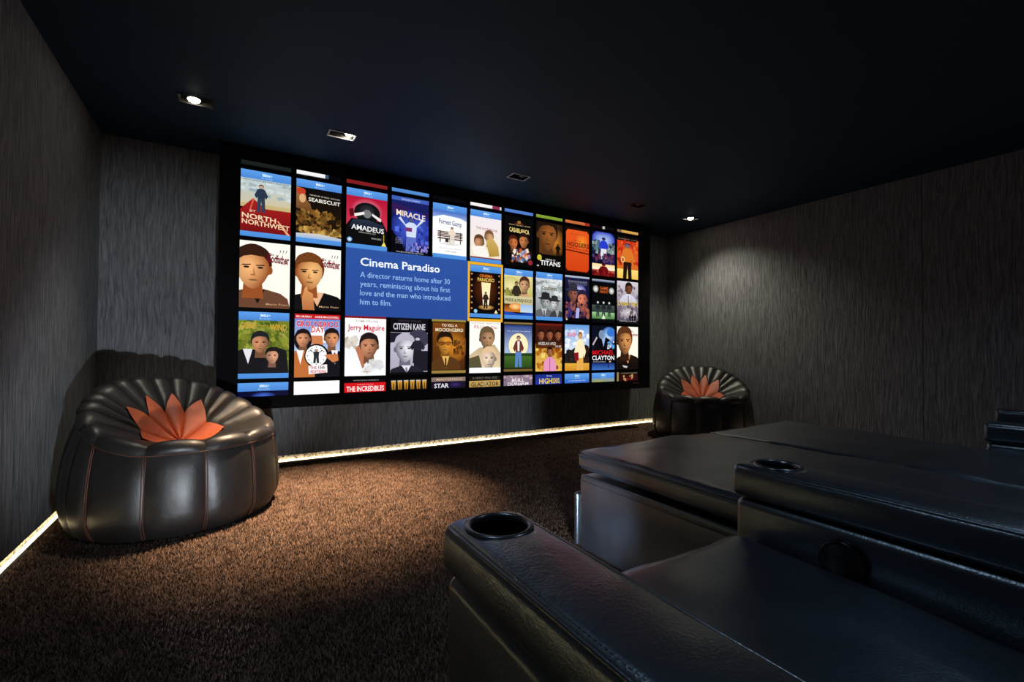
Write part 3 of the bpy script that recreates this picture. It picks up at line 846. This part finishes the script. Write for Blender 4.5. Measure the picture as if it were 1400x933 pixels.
a.poly([(.68, .64), (.95, .63), (.97, .74), (.84, .77), (.68, .68)], (204, 122, 74)).poly([(.30, .82), (.71, .80), (.72, .93), (.31, .955)], (246, 240, 240)).text('15th', .52, .66, .87, .05, (24, 26, 40), True).text('THE', .34, .48, .87, .04, (206, 40, 44), True).text('EDITION', .35, .68, .935, .045, (206, 40, 44), True).done('film_cover', 'film cover with large clock between two people')
a = P(3, 3); a.rect(0, 0, 1, 1, (252, 252, 252), (244, 246, 248)).rect(0, 0, 1, .035, (130, 16, 24)).text('TOM CRUISE', .24, .80, .10, .035, (170, 120, 130)).text('Jerry Maguire', .06, .96, .235, .095, (206, 24, 44), True).speck(14, 0, .35, .25, .55, [(210, 200, 190), (226, 220, 214), (190, 170, 150)], .08)
a.poly([(0, .62), (.16, .5), (.34, .62), (.5, .85), (.36, .98), (0, .98)], (238, 240, 246), (250, 250, 252)).poly([(.25, .55), (.4, .42), (.5, .55), (.55, .8), (.42, .88)], (186, 116, 84)).head(.58, .50, .22, (206, 140, 104), (34, 24, 24), side=-1).speck(20, .45, .75, .9, .93, [(214, 214, 216), (196, 190, 186), (232, 236, 240)], .08).ell(.52, .93, .16, .03, (180, 150, 130), (246, 246, 248)).done('film_cover', 'white film cover with bowed dark haired man')
a = P(4, 3); a.rect(0, 0, 1, 1, (10, 9, 14)).text('ORSON WELLES', .2, .82, .07, .035, (60, 56, 70)).text('CITIZEN KANE', .07, .93, .205, .11, (214, 212, 220), True).rect(0, .255, 1, .965, (196, 190, 206), (170, 164, 186)).ell(.75, .36, .3, .16, (60, 56, 76)).poly([(0, .26), (.3, .26), (.2, .42), (0, .44)], (30, 28, 40))
a.head(.38, .54, .26, (226, 224, 232), (180, 176, 190), (110, 106, 124), side=1).person(.72, .33, .80, (36, 34, 46), (20, 20, 28), (190, 186, 200), (40, 38, 50), .26).rect(.62, .58, 1, .94, (28, 26, 36)).coat(.42, .84, .5, (34, 32, 44), .965, (226, 224, 232), (120, 116, 134)).rect(0, .955, 1, 1, (8, 7, 10)).done('film_cover', 'black and white film cover with large face')
a = P(5, 3); a.rect(0, 0, 1, 1, (34, 20, 10)).rect(0, 0, 1, .04, (150, 130, 60)).rect(.03, .06, .97, .93, (120, 66, 16), (70, 36, 12)).ell(.65, .5, .4, .3, (214, 136, 36), (110, 60, 16)).head(.38, .44, .22, (222, 146, 50), (34, 18, 10), side=1).rect(.18, .415, .58, .435, (20, 12, 8)).ell(.29, .44, .09, .04, (120, 70, 24)).ell(.47, .44, .09, .04, (150, 90, 30)).coat(.40, .68, .42, (86, 54, 22), .93, (226, 176, 90), (30, 18, 10)).speck(24, .65, .4, .95, .65, [(110, 62, 18), (150, 90, 26), (80, 46, 14)], .06)
a.text('TO KILL A', .28, .74, .13, .05, (232, 220, 190), True).text('MOCKINGBIRD', .10, .92, .22, .06, (232, 220, 190), True).rect(0, .94, 1, .99, (150, 124, 60)).done('film_cover', 'amber film cover with man in glasses')
a = P(6, 3); a.rect(0, 0, 1, 1, (250, 248, 240)).text('HILARY SWANK  GERARD BUTLER', .06, .96, .055, .025, (150, 140, 130)).text('P.S. I Love You', .15, .88, .145, .06, (206, 50, 70), True).poly([(0, .66), (.3, .52), (.8, .45), (1, .62), (1, .9), (0, .9)], (190, 168, 130), (226, 206, 170)).poly([(0, .72), (.3, .66), (.4, .9), (0, .92)], (90, 82, 54)).head(.56, .34, .23, (186, 142, 104), (104, 84, 56), side=1).head(.62, .72, .22, (244, 216, 190), (226, 190, 150), side=-1, face=True).rect(0, .9, 1, 1, (252, 252, 250)).done('film_cover', 'white film cover with two stacked smiling faces')
a = P(7, 3); a.rect(0, 0, 1, 1, (40, 30, 20)).rect(0, 0, 1, .035, (130, 110, 60)).rect(.02, .06, .98, .64, (36, 60, 130), (170, 190, 220)).text('SPECIAL EDITION', .2, .8, .12, .025, (90, 110, 160)).ell(.5, .46, .34, .24, (255, 250, 220), (246, 232, 180)).rect(.02, .62, .98, .92, (70, 110, 40), (40, 70, 24)).rect(.02, .62, .98, .68, (36, 62, 30)).person(.5, .27, .90, (110, 50, 40), (90, 130, 196), (190, 140, 110), (60, 44, 34), .24).poly([(.46, .38), (.54, .38), (.53, .58), (.47, .58)], (236, 232, 226)).text('the dream is calling', .1, .9, .185, .018, (214, 220, 232)).rect(0, .945, 1, .985, (120, 96, 44)).done('film_cover', 'film cover with man before sun over field')
a = P(8, 3); a.rect(0, 0, 1, .45, (70, 20, 14), (50, 22, 14)).rect(0, .42, 1, 1, (196, 130, 36), (226, 190, 90)).speck(50, 0, .5, 1, .95, [(170, 100, 24), (226, 170, 60), (140, 70, 20), (240, 210, 110)], .09)
for u in (.2, .52, .84): a.head(u, .24, .12, (160, 92, 60), (34, 18, 12), side=1)
a.rect(0, .36, 1, .52, (40, 18, 12), (96, 44, 18)).text('AKEELAH AND', .08, .75, .45, .065, (226, 216, 205), False).text('THE BEE', .72, .96, .50, .045, (226, 216, 205)).head(.52, .60, .11, (170, 104, 70), (34, 20, 14), side=1).coat(.52, .70, .23, (228, 150, 190), 1.0).rect(.51, .72, .53, 1, (120, 60, 100)).rect(0, .0, 1, .04, (110, 30, 20)).done('film_cover', 'golden film cover with person in pink')
a = P(9, 3); a.rect(0, 0, 1, .66, (96, 150, 216), (226, 234, 244)).speck(30, 0, .15, 1, .55, [(240, 244, 250), (206, 222, 242), (160, 190, 230)], .14, .07).text('Rudy', .12, .46, .27, .10, (214, 90, 120), True, -.1).speck(40, 0, .58, .4, .84, [(30, 26, 24), (50, 44, 40), (20, 18, 18)], .10).speck(40, .75, .5, 1, .8, [(30, 24, 22), (60, 30, 28), (20, 16, 16)], .10).rect(0, .84, 1, 1, (226, 170, 60), (206, 140, 40))
a.person(.62, .16, 1.25, (246, 232, 190), (226, 170, 80), (214, 150, 96), (120, 70, 34), .30).poly([(.36, .62), (.55, .6), (.56, .78), (.4, .8)], (130, 20, 30)).done('film_cover', 'sky blue film cover with man in cream shirt')
a = P(10, 3); a.rect(0, 0, 1, .56, (10, 14, 26), (16, 20, 40)).ell(.75, .22, .34, .2, (190, 226, 250), (40, 90, 170)).ell(.85, .15, .2, .1, (50, 110, 210), (60, 120, 200)).coat(.5, .26, .36, (8, 10, 16), .56, (150, 180, 226)).ell(.42, .2, .12, .1, (120, 140, 170)).poly([(.02, .42), (.2, .25), (.24, .28), (.06, .45)], (190, 180, 180)).speck(14, .7, .35, 1, .5, [(90, 160, 220), (30, 60, 120), (226, 236, 240)], .06)
a.rect(0, .54, 1, .80, (6, 6, 10)).text('MICHAEL', .02, .98, .655, .10, (206, 22, 30), True).text('CLAYTON', .01, .99, .775, .10, (246, 246, 250), True).text('the truth can be adjusted', .05, .6, .825, .022, (200, 200, 205)).ell(.8, .815, .06, .025, (255, 200, 140), (60, 40, 30)).rect(0, .845, 1, 1, (20, 40, 110), (60, 110, 190)).rect(.7, .88, .74, .96, (16, 24, 60)).done('film_cover', 'blue black film cover with red and white title')
a = P(11, 3); a.rect(0, 0, 1, 1, (255, 250, 235), (250, 240, 220)).coat(.5, .66, .58, (28, 16, 12), 1.0, (190, 130, 80)).head(.36, .34, .34, (214, 146, 84), (90, 50, 26), (50, 26, 14), side=1).rect(0, .86, 1, 1, (20, 12, 10)).text('The', .66, .78, .13, .04, (90, 14, 26)).text('Godfather', .64, .99, .22, .075, (140, 16, 36), True).poly([(.25, .9), (.5, .93), (.45, .97), (.3, .95)], (200, 190, 190)).rect(0, .97, 1, 1, (20, 12, 10)).done('film_cover', 'cream film cover with dark suited portrait')

# ---- slivers of row 0 (bottom edges) and row 4 (top edges)
VB = 1 - (STOP - (RT0 + PR - PH)) / PH
ROW0 = [[(0, 1, (26, 32, 30))], [(0, .62, (250, 250, 250)), (.62, .7, (60, 90, 120)), (.7, 1, (6, 6, 8))], [(0, 1, (132, 30, 34))], [(0, 1, (84, 140, 214))], [(0, 1, (8, 8, 12))], [(0, .7, (250, 246, 244)), (.7, .95, (140, 50, 80)), (.95, 1, (230, 230, 230))],
        [(0, 1, (84, 130, 210))], [(0, 1, (130, 160, 50))], [(0, .8, (206, 110, 60)), (.8, 1, (170, 50, 30))], [(0, .45, (20, 8, 10)), (.45, .55, (200, 200, 200)), (.55, 1, (12, 8, 12))], [(0, .2, (120, 100, 80)), (.2, 1, (216, 166, 80))]]
for i, segs in enumerate(ROW0):
    a = P(i + 1, 0, vmin=VB)
    for (u0, u1, c) in segs: a.rect(u0, VB, u1, 1, c, tuple(k * .9 for k in c))
    a.rect(0, .992, 1, 1, (8, 8, 10))
    a.done('film_cover', None)
VM = (RT0 - 3 * PR - SBOT) / PH
def P4(c): return P(c, 4, vmax=VM)
a = P4(1); a.rect(0, .1, 1, .3, (10, 10, 40), (8, 8, 60)).ell(.5, .2, .25, .06, (70, 110, 220), (10, 12, 60)).blu(False).done('film_cover')
a = P4(2); a.rect(0, 0, 1, .3, (252, 252, 252)).done('film_cover')
a = P4(3); a.rect(0, 0, 1, .3, (8, 6, 6)).text('WIDESCREEN', .2, .82, .02, .022, (150, 140, 140)).rect(0, .05, 1, .3, (214, 20, 28)).text('DISNEY PIXAR', .3, .7, .09, .02, (240, 150, 150)).text('THE INCREDIBLES', .05, .96, .19, .085, (252, 240, 238), True).done('film_cover')
a = P4(4); a.rect(0, 0, 1, .3, (10, 8, 8))
for i in range(6): a.poly([(.03 + i * .165, .05), (.15 + i * .165, .05), (.14 + i * .165, .19), (.05 + i * .165, .19)], (206, 150, 50), (150, 100, 30)).rect(.03 + i * .165, .03, .15 + i * .165, .05, (190, 180, 165)).rect(.085 + i * .165, .08, .105 + i * .165, .19, (30, 20, 10))
a.done('film_cover')
a = P4(5); a.rect(0, 0, 1, .3, (24, 18, 40)).rect(0, 0, 1, .075, (136, 112, 104)).text('MASTERPIECE', .15, .9, .055, .035, (206, 190, 150)).ell(.7, .14, .2, .05, (60, 40, 110), (24, 18, 40)).text('STAR', .08, .5, .19, .08, (230, 230, 235), True).done('film_cover')
a = P4(6); a.rect(0, 0, 1, .3, (22, 18, 16)).text('A HERO WILL RISE', .1, .9, .05, .04, (110, 104, 96)).rect(0, .085, 1, .3, (196, 160, 90), (150, 116, 60)).ell(.5, .15, .16, .06, (226, 200, 140), (180, 146, 80)).text('GLADIATOR', .06, .95, .19, .08, (60, 44, 24), True).done('film_cover')
a = P4(7); a.rect(0, 0, 1, .3, (150, 126, 140), (110, 94, 120)).speck(24, 0, 0, 1, .2, [(170, 150, 160), (120, 100, 116), (190, 170, 180)], .08, .03).text('BULL', .28, .72, .13, .065, (236, 230, 232), True).text('DURHAM', .14, .86, .2, .06, (226, 220, 226), True).done('film_cover')
a = P4(8); a.rect(0, 0, 1, .3, (24, 44, 130), (40, 60, 170)).text('Disney', .42, .62, .045, .03, (200, 210, 240)).text('HIGH', .14, .62, .19, .11, (240, 206, 40), True).text('SCHOOL', .64, .92, .19, .11, (240, 206, 40), True).done('film_cover')
a = P4(9); a.rect(0, .1, 1, .3, (60, 120, 210), (40, 90, 190)).text('an unforgettable film', .15, .85, .165, .025, (200, 220, 245)).blu(False).done('film_cover')
a = P4(10); a.rect(0, .1, 1, .3, (120, 150, 170), (150, 150, 90)).ell(.3, .2, .3, .04, (170, 165, 90), (140, 150, 110)).blu(False).done('film_cover')
a = P4(11); a.rect(0, 0, 1, .3, (40, 10, 10)).rect(0, 0, .08, .3, (150, 130, 70)).rect(.08, 0, 1, .045, (30, 26, 20)).text('COLLECTION', .2, .95, .035, .02, (160, 150, 120)).speck(16, .2, .08, .95, .2, [(110, 20, 24), (70, 12, 16), (190, 150, 90)], .05).done('film_cover')

# ------------------------------------------------------------------ leather seating
def stitches(p0, p1, step=0.009, ln=0.006, r=0.0011):
    p0, p1 = Vector(p0), Vector(p1)
    L = (p1 - p0).length
    d = (p1 - p0) / L
    mb = MB()
    n = int(L / step)
    s = d.cross(Vector((0, 0, 1)))
    s = s.normalized() if s.length > 1e-3 else Vector((1, 0, 0))
    t = d.cross(s)
    for i in range(n):
        a = p0 + d * (i * step); b = a + d * ln
        V = []
        for q, k in ((a, .6), (a + d * (ln / 2), 1.0), (b, .6)):
            V += [q + s * r * k, q + t * r * k, q - s * r * k, q - t * r * k]
        mb.add(V, [(0, 1, 5, 4), (1, 2, 6, 5), (2, 3, 7, 6), (3, 0, 4, 7), (4, 5, 9, 8), (5, 6, 10, 9), (6, 7, 11, 10), (7, 4, 8, 11)])
    return mb


def arm(parent, x0, x1, y0, y1, ztop, base, cup=None, zc=None, bottom=0.03):
    """recliner arm: upholstered body, padded cap with a cup holder, stitched edges"""
    zc = zc or ztop - 0.09
    rb('arm_body', M['leather'], parent, x0 + .004, x1 - .004, y0, y1 - .006, bottom, zc - .004, .022, n=(4, 12, 6), base=base)
    w1 = wrinkle(.004, 6, 9, 6, x0)

    def fn(p, q):
        p = np.array(p, float)
        if q[2] > 0:
            p[2] += 0.006 * (1 - q[0] ** 2) + w1(p, q) * .5
        if abs(q[0]) > .5:
            p[0] += np.sign(q[0]) * .004 * (1 - q[2] ** 2)
        return p
    pad = rb('arm_pad', M['leather'], parent, x0, x1, y0, y1, zc, ztop - .004, .018, n=(8, 30, 4), fn=fn, base=base)
    if cup:
        cx, cy, rr = cup
        cz = ztop - .003
        # cut the well out of the pad
        cm = MB().lathe([(rr * .9, -.075), (rr * .9, .05)], (cx - base[0], cy - base[1], cz - base[2]), 40, cap=True)
        cut = cm.build('cutter', M['leather'], None)
        cut.parent = parent
        md = pad.modifiers.new('well', 'BOOLEAN')
        md.operation = 'DIFFERENCE'; md.object = cut; md.solver = 'EXACT'
        bpy.context.view_layer.update()
        dg = bpy.context.evaluated_depsgraph_get()
        me = bpy.data.meshes.new_from_object(pad.evaluated_get(dg))
        pad.modifiers.clear()
        pad.data = me
        bpy.data.objects.remove(cut)
        h = MB().lathe([(rr * .83, .002), (rr * .80, -.07), (rr * .74, -.074), (.0005, -.074)], (cx, cy, cz), 48).build('cup_holder', M['black_plastic'], parent, True, base)
        MB().lathe([(rr * 1.04, -.004), (rr * 1.04, .003), (rr * 1.0, .007), (rr * .92, .0085), (rr * .86, .006), (rr * .82, -.002)], (cx, cy, cz), 48).build('rim', M['cup'], h, True, base)
    # double stitched seam on both long edges of the pad
    for (xe, sg) in ((x0, 1), (x1, -1)):
        for (dx, dz) in ((.0115, .0035), (-.0012, .0225)):
            st = stitches((xe + sg * dx, y0 + .02, ztop - dz), (xe + sg * dx, y1 - .02, ztop - dz))
            tag(st.build('stitching', M['thread'], parent, True, base), kind='stuff')
        MB().tube([(xe + sg * .0035, y0 + .02 + (y1 - y0 - .04) * i / 20, ztop - .0095) for i in range(21)], .0042, 6).build('welt_cord', M['leather'], parent, True, base)
    return pad


def seat_fn(amp, crown, sag=0.0, seed=0.0):
    wq = wrinkle(amp, 5, 4, 3, seed)
    w2 = wrinkle(amp * .5, 16, 11, 8, seed + 5)

    def fn(p, q):
        p = np.array(p, float)
        if q[2] > -.2:
            p[2] += crown * (1 - q[0] ** 2) * (1 - q[1] ** 4) + wq(p, q) + w2(p, q) - sag * (1 - q[1]) * .5
        else:
            p[2] += 0
        p[1] += wq(p, q) * (abs(q[1]) > .9)
        return p
    return fn


# --- near recliner
B = (0.78, 0.35, 0)
r1 = empty('recliner', B, 'near black leather recliner with cup holders in both arms', 'recliner', 'black leather recliners in a row')
Y0 = -0.12
arm(r1, .337, .490, Y0, .805, .622, B, (.4135, .728, .060))
arm(r1, 1.215, 1.367, Y0, .812, .622, B, (1.291, .722, .060))
rb('seat_base', M['leather'], r1, .494, 1.211, Y0, .765, .04, .30, .02, n=(8, 8, 4), base=B)
rb('seat_cushion', M['leather'], r1, .493, 1.212, -.02, .80, .285, .443, .055, n=(20, 20, 4), fn=seat_fn(.007, .012, .03, 3.1), base=B)
rb('backrest', M['leather'], r1, .493, 1.212, -.30, -.04, .30, .80, .07, n=(10, 5, 10), base=B)
dk = MB().lathe([(.0005, .010), (.034, .010), (.040, .013), (.047, .013), (.050, .009), (.050, -.004)], (0, 0, 0), 40)
dv = [(1.2145 - z, .53 + x, .452 + y) for x, y, z in dk.V]
mesh_obj('control_dial', dv, dk.F, M['black_plastic'], r1, True, B)

# --- double chaise
B = (2.25, 0.8, 0)
c1 = empty('double_chaise', B, 'wide black leather double chaise lounger behind the near recliner', 'chaise')
CX0, CX1, CS, CY1, CZ = 1.374, 3.12, 2.32, 1.70, .482
rb('base', M['leather'], c1, CX0 + .004, CX1 - .004, -.10, CY1 - .01, .02, .362, .025, n=(16, 16, 5), base=B)
def chfn(seed):
    wq = wrinkle(.009, 3.5, 2.5, 3, seed); w2 = wrinkle(.006, 7, 14, 6, seed + 2)
    def fn(p, q):
        p = np.array(p, float)
        if q[2] > -.3:
            p[2] += .012 * (1 - q[0] ** 4) * (1 - q[1] ** 6) + wq(p, q) + w2(p, q)
        p[0] += .004 * wq(p, q) / .006 * (abs(q[0]) > .9)
        p[1] += .6 * wq(p, q) * (abs(q[1]) > .9)
        return p
    return fn
for (xa, xb, sd) in ((CX0, CS - .002, 1.3), (CS + .002, CX1, 7.7)):
    cu = rb('mattress', M['leather'], c1, xa, xb, -.02, CY1, .385, CZ - .008, .03, n=(22, 36, 3), fn=chfn(sd), base=B)
    MB().tube([(xa + .004, .0 + (CY1 - .03) * i / 30, CZ - .018) for i in range(31)], .0045, 6).build('piping', M['leather'], cu, True, B)
    MB().tube([(xa + .02 + (xb - xa - .04) * i / 30, CY1 - .004, CZ - .018) for i in range(31)], .0045, 6).build('piping', M['leather'], cu, True, B)
    rb('backrest', M['leather'], c1, xa + .003, xb - .003, -.34, -.04, .39, .80, .07, n=(10, 5, 10), base=B)
rb('front_panel', M['leather'], c1, CX0 - .002, CX1 + .002, CY1 - .008, CY1 + .018, .03, .275, .012, n=(16, 3, 5), base=B)
rb('side_rail', M['leather'], c1, CX0 - .001, CX0 + .02, .83, CY1 - .03, .335, .368, .012, n=(3, 16, 3), base=B)

# --- far recliner, turned in towards the screen
B = (0, 0, 0)
r3 = empty('recliner', (3.64, .50, 0), 'far black leather recliner by the right wall, mostly hidden by the chaise', 'recliner', 'black leather recliners in a row', math.radians(10.2))
arm(r3, -.455, -.305, -.55, .345, .592, B, None)
arm(r3, .335, .485, -.55, .345, .592, B, None)
rb('seat_base', M['leather'], r3, -.30, .33, -.55, .31, .04, .30, .02, n=(8, 8, 4))
rb('seat_cushion', M['leather'], r3, -.30, .33, -.45, .34, .285, .44, .05, n=(12, 12, 4), fn=seat_fn(.006, .012, .03, 9.1))
rb('backrest', M['leather'], r3, -.30, .33, -.75, -.47, .30, .80, .07, n=(10, 5, 10))

# ------------------------------------------------------------------ lounge pods
ANG = [15, 45, 75, 90, 106, 117, 128, 146, 163, 180, 197, 214, 232, 243, 254, 270, 285, 315, 345, 375]
NSEG = len(ANG) - 1
# how far the orange star reaches at each seam (larger = closer to the centre)
STAR = [.74, .80, .60, .63, .655, .565, .475, .655, .475, .655, .475, .655, .475, .565, .655, .63, .60, .80, .74]
PETALS = [(1, 4), (4, 7), (7, 9), (9, 11), (11, 14), (14, 17), (17, 20)]


def pod(name, loc, face, label, R=0.5):
    t = empty(name, loc, label, 'lounge chair', 'round leather lounge chairs in the front corners', face)
    ZF, ZB = .435, .735

    def hs(a):                              # 0 at the front .. 1 at the back
        d = math.degrees(math.acos(max(-1, min(1, math.cos(a)))))
        k = max(0, min(1, (d - 42) / (160 - 42)))
        return k * k * (3 - 2 * k) * (.93 + .07 * max(0, (d - 90) / 90))

    def zr(a): return ZF + (ZB - ZF) * hs(a)
    def rr(a): return R * (.955 - .15 * hs(a))

    def pt(a, r, z):                        # facing -Y at angle 0
        return Vector((r * math.sin(a), -r * math.cos(a), z))

    def side(a, tt):
        z1 = zr(a) - .02
        z = z1 * tt
        lo = R * (.90 + .10 * min(1, tt / .22) ** .6) if tt < .22 else R
        lean = max(0.0, (tt - .22) / .78)
        r = lo + (rr(a) - R) * lean ** 2.2
        return r, z

    def top(a, q):
        """q 0 = rim seam, over the lip and down the bowl to the centre at q 1"""
        r0, z0 = rr(a), zr(a) - .02
        fb = .022 * (1 - hs(a)); lip = [(r0, z0), (r0 - .003, z0 + .015 + fb * .4), (r0 - .018, z0 + .030 + fb * .8), (r0 - .045, z0 + .034 + fb), (r0 - .08, z0 + .026 + fb * .8)]
        zc = .385
        rl, zl = lip[-1]
        qs = .30
        if q <= qs:
            f = q / qs * 4
            i = min(3, int(f)); f -= i
            return (lip[i][0] + (lip[i + 1][0] - lip[i][0]) * f, lip[i][1] + (lip[i + 1][1] - lip[i][1]) * f)
        k = 1 - (q - qs) / (1 - qs)         # 1 at lip, 0 at centre
        p = 1.3 - .25 * hs(a)
        return rl * k, zc + (zl - zc) * k ** p

    def qb(i): return STAR[i % NSEG]

    NS = 8
    for i in range(NSEG):
        a0, a1 = math.radians(ANG[i]), math.radians(ANG[i + 1])
        # side panel
        V = []; F = []
        NT = 12
        for j in range(NT + 1):
            tt = j / NT
            for s in range(NS + 1):
                x = s / NS
                a = a0 + (a1 - a0) * x
                r, z = side(a, tt)
                puff = (1 - (2 * x - 1) ** 4) * .020 * math.sin(PI * min(1, .12 + tt * .88)) ** .5
                V.append(pt(a, r - .012 + puff, z))
        for j in range(NT):
            for s in range(NS):
                k = j * (NS + 1) + s
                F.append((k, k + 1, k + NS + 2, k + NS + 1))
        mesh_obj('side_panel', V, F, M['pod'], t)
        # upper panel: rim to the star
        V = []; F = []
        NQ = 18
        for j in range(NQ + 1):
            for s in range(NS + 1):
                x = s / NS
                a = a0 + (a1 - a0) * x
                qe = qb(i) + (qb(i + 1) - qb(i)) * x
                q = qe * j / NQ
                r, z = top(a, q)
                e = .004
                rb_, zb_ = top(a, max(0, q - e)); rf_, zf_ = top(a, min(1, q + e))
                d = Vector((rb_ - rf_, zb_ - zf_)); d = d.normalized() if d.length > 1e-6 else Vector((0, 1))
                nr, nz = -d.y, d.x
                if nz < 0 and q > .12: nr, nz = -nr, -nz
                if q <= .12: nr, nz = (abs(nr), abs(nz))
                w_p = min(1, q / .06) if q < .06 else 1.0
                puff = ((1 - (2 * x - 1) ** 2) ** .6 * .021 - .010) * w_p * ((.55 if q < .12 else min(1, .55 + (q - .12) * 4)) * hs(a) + 1.15 * (1 - hs(a))) * min(1, (qe - q) / .05 + .35)
                V.append(pt(a, r + nr * puff, z + nz * puff))
        for j in range(NQ):
            for s in range(NS):
                k = j * (NS + 1) + s
                F.append((k, k + 1, k + NS + 2, k + NS + 1))
        mesh_obj('top_panel', V, F, M['pod'], t)
        # piping down each seam
        if ANG[i] in (90, 117, 243, 270):
            continue
        pts = []
        for j in range(15):
            r, z = side(a0, j / 14)
            pts.append(pt(a0, r - .007, z + .002))
        for da in (-.011, .011):
            MB().tube([Matrix.Rotation(da, 3, 'Z') @ p_ for p_ in pts], .0026, 5).build('piping', M['piping'], t)
    # orange star petals, each over two segments
    for (i, i2) in PETALS:
        V = []; F = []
        NX, NQ = 6 * (i2 - i), 10
        for j in range(NQ + 1):
            for s in range(NX + 1):
                x = s / NX
                f = x * (i2 - i)
                c = min(i2 - i - 1, int(f)); f -= c
                g0 = ANG[(i + c) % NSEG] + (360 if i + c >= NSEG else 0)
                g1 = ANG[(i + c + 1) % NSEG] + (360 if i + c + 1 >= NSEG else 0)
                aa = math.radians(g0 + (g1 - g0) * f)
                qe = qb(i + c) + (qb(i + c + 1) - qb(i + c)) * f
                q = qe + (1 - qe) * j / NQ
                r, z = top(aa, q)
                puff = (1 - (2 * x - 1) ** 2) ** .6 * .016 - .004
                inn = hs(aa)
                V.append(pt(aa, r - puff * inn * .6, z + puff))
        for j in range(NQ):
            for s in range(NX):
                k = j * (NX + 1) + s
                F.append((k, k + 1, k + NX + 2, k + NX + 1))
        mesh_obj('star_petal', V, F, M['orange'], t)
    # rim seam ring
    ring = []
    for k in range(61):
        a = math.radians(-100 + 200 * k / 60)
        r, z = side(a, 1.0)
        ring.append(pt(a, r - .002, z + .001))
    MB().tube(ring, .0032, 5).build('rim_piping', M['piping'], t)
    # closed underside
    V = [pt(2 * PI * k / 48, R * .89, .002) for k in range(48)]
    mesh_obj('underside', V, [tuple(range(47, -1, -1))], M['pod'], t, False)
    return t


P1 = (-0.248, 3.255, 0.0)
P2 = (4.325, 3.235, 0.0)
def facing(p, off):
    # angle so that local -Y points at the camera, then turned by off degrees
    d = math.atan2(0 - p[1], 0 - p[0])
    return d + PI / 2 + math.radians(off)
pod('lounge_pod', P1, facing(P1, 28), 'large black leather lounge chair with orange star seat left of screen')
pod('lounge_pod', P2, facing(P2, 8), 'black leather lounge chair with orange star seat in the far right corner')

# ------------------------------------------------------------------ carpet pile
def pile():
    dens = 21000
    regs = [(XL - .03, .36, -.6, .84), (XL - .03, 1.40, .84, 4.19), (1.40, XR + .03, 1.70, 4.19)]
    pts = []
    for (x0, x1, y0, y1) in regs:
        n = int((x1 - x0) * (y1 - y0) * dens)
        pts.append(np.stack([rng.uniform(x0, x1, n), rng.uniform(y0, y1, n)], 1))
    p = np.concatenate(pts)
    for c in (P1, P2):
        p = p[(p[:, 0] - c[0]) ** 2 + (p[:, 1] - c[1]) ** 2 > .462 ** 2]
    keep = (p[:, 0] > XL + .004) & (p[:, 0] < XR - .004) & (p[:, 1] < YF - .004) & ~((p[:, 0] > .335) & (p[:, 1] < .83))
    p = p[keep]
    n = len(p)
    hgt = rng.uniform(.009, .019, n)
    rad = rng.uniform(.0022, .0040, n)
    la = rng.uniform(0, 2 * PI, n); ll = rng.uniform(.001, .010, n)
    a0 = rng.uniform(0, 2 * PI, n)
    V = np.zeros((n, 4, 3))
    for k in range(3):
        V[:, k, 0] = p[:, 0] + rad * np.cos(a0 + k * 2.094)
        V[:, k, 1] = p[:, 1] + rad * np.sin(a0 + k * 2.094)
        V[:, k, 2] = .0005
    V[:, 3, 0] = p[:, 0] + ll * np.cos(la)
    V[:, 3, 1] = p[:, 1] + ll * np.sin(la)
    V[:, 3, 2] = hgt
    tri = np.array([[0, 1, 3], [1, 2, 3], [2, 0, 3]])
    F = (np.arange(n)[:, None, None] * 4 + tri[None]).reshape(-1)
    me = bpy.data.meshes.new('carpet_pile')
    me.vertices.add(n * 4); me.vertices.foreach_set('co', V.reshape(-1))
    me.loops.add(len(F)); me.loops.foreach_set('vertex_index', F.astype(np.int32))
    np_ = len(F) // 3
    me.polygons.add(np_); me.polygons.foreach_set('loop_start', np.arange(0, len(F), 3, dtype=np.int32))
    me.update(calc_edges=True)
    at = me.attributes.new('tuft', 'FLOAT', 'POINT')
    clump = np.sin(p[:, 0] * 23 + 2 * np.sin(p[:, 1] * 17)) * np.sin(p[:, 1] * 26 + 2 * np.sin(p[:, 0] * 13)) * .12
    val = np.clip(rng.normal(.45, .26, n) + clump, 0, 1)
    vv = np.repeat(val[:, None], 4, 1)
    at.data.foreach_set('value', vv.reshape(-1).astype(np.float32))
    me.materials.append(M['pile'])
    o = bpy.data.objects.new('carpet_pile', me)
    COL.objects.link(o)
    tag(o, 'brown twisted carpet pile covering the floor', 'carpet', kind='stuff')


pile()
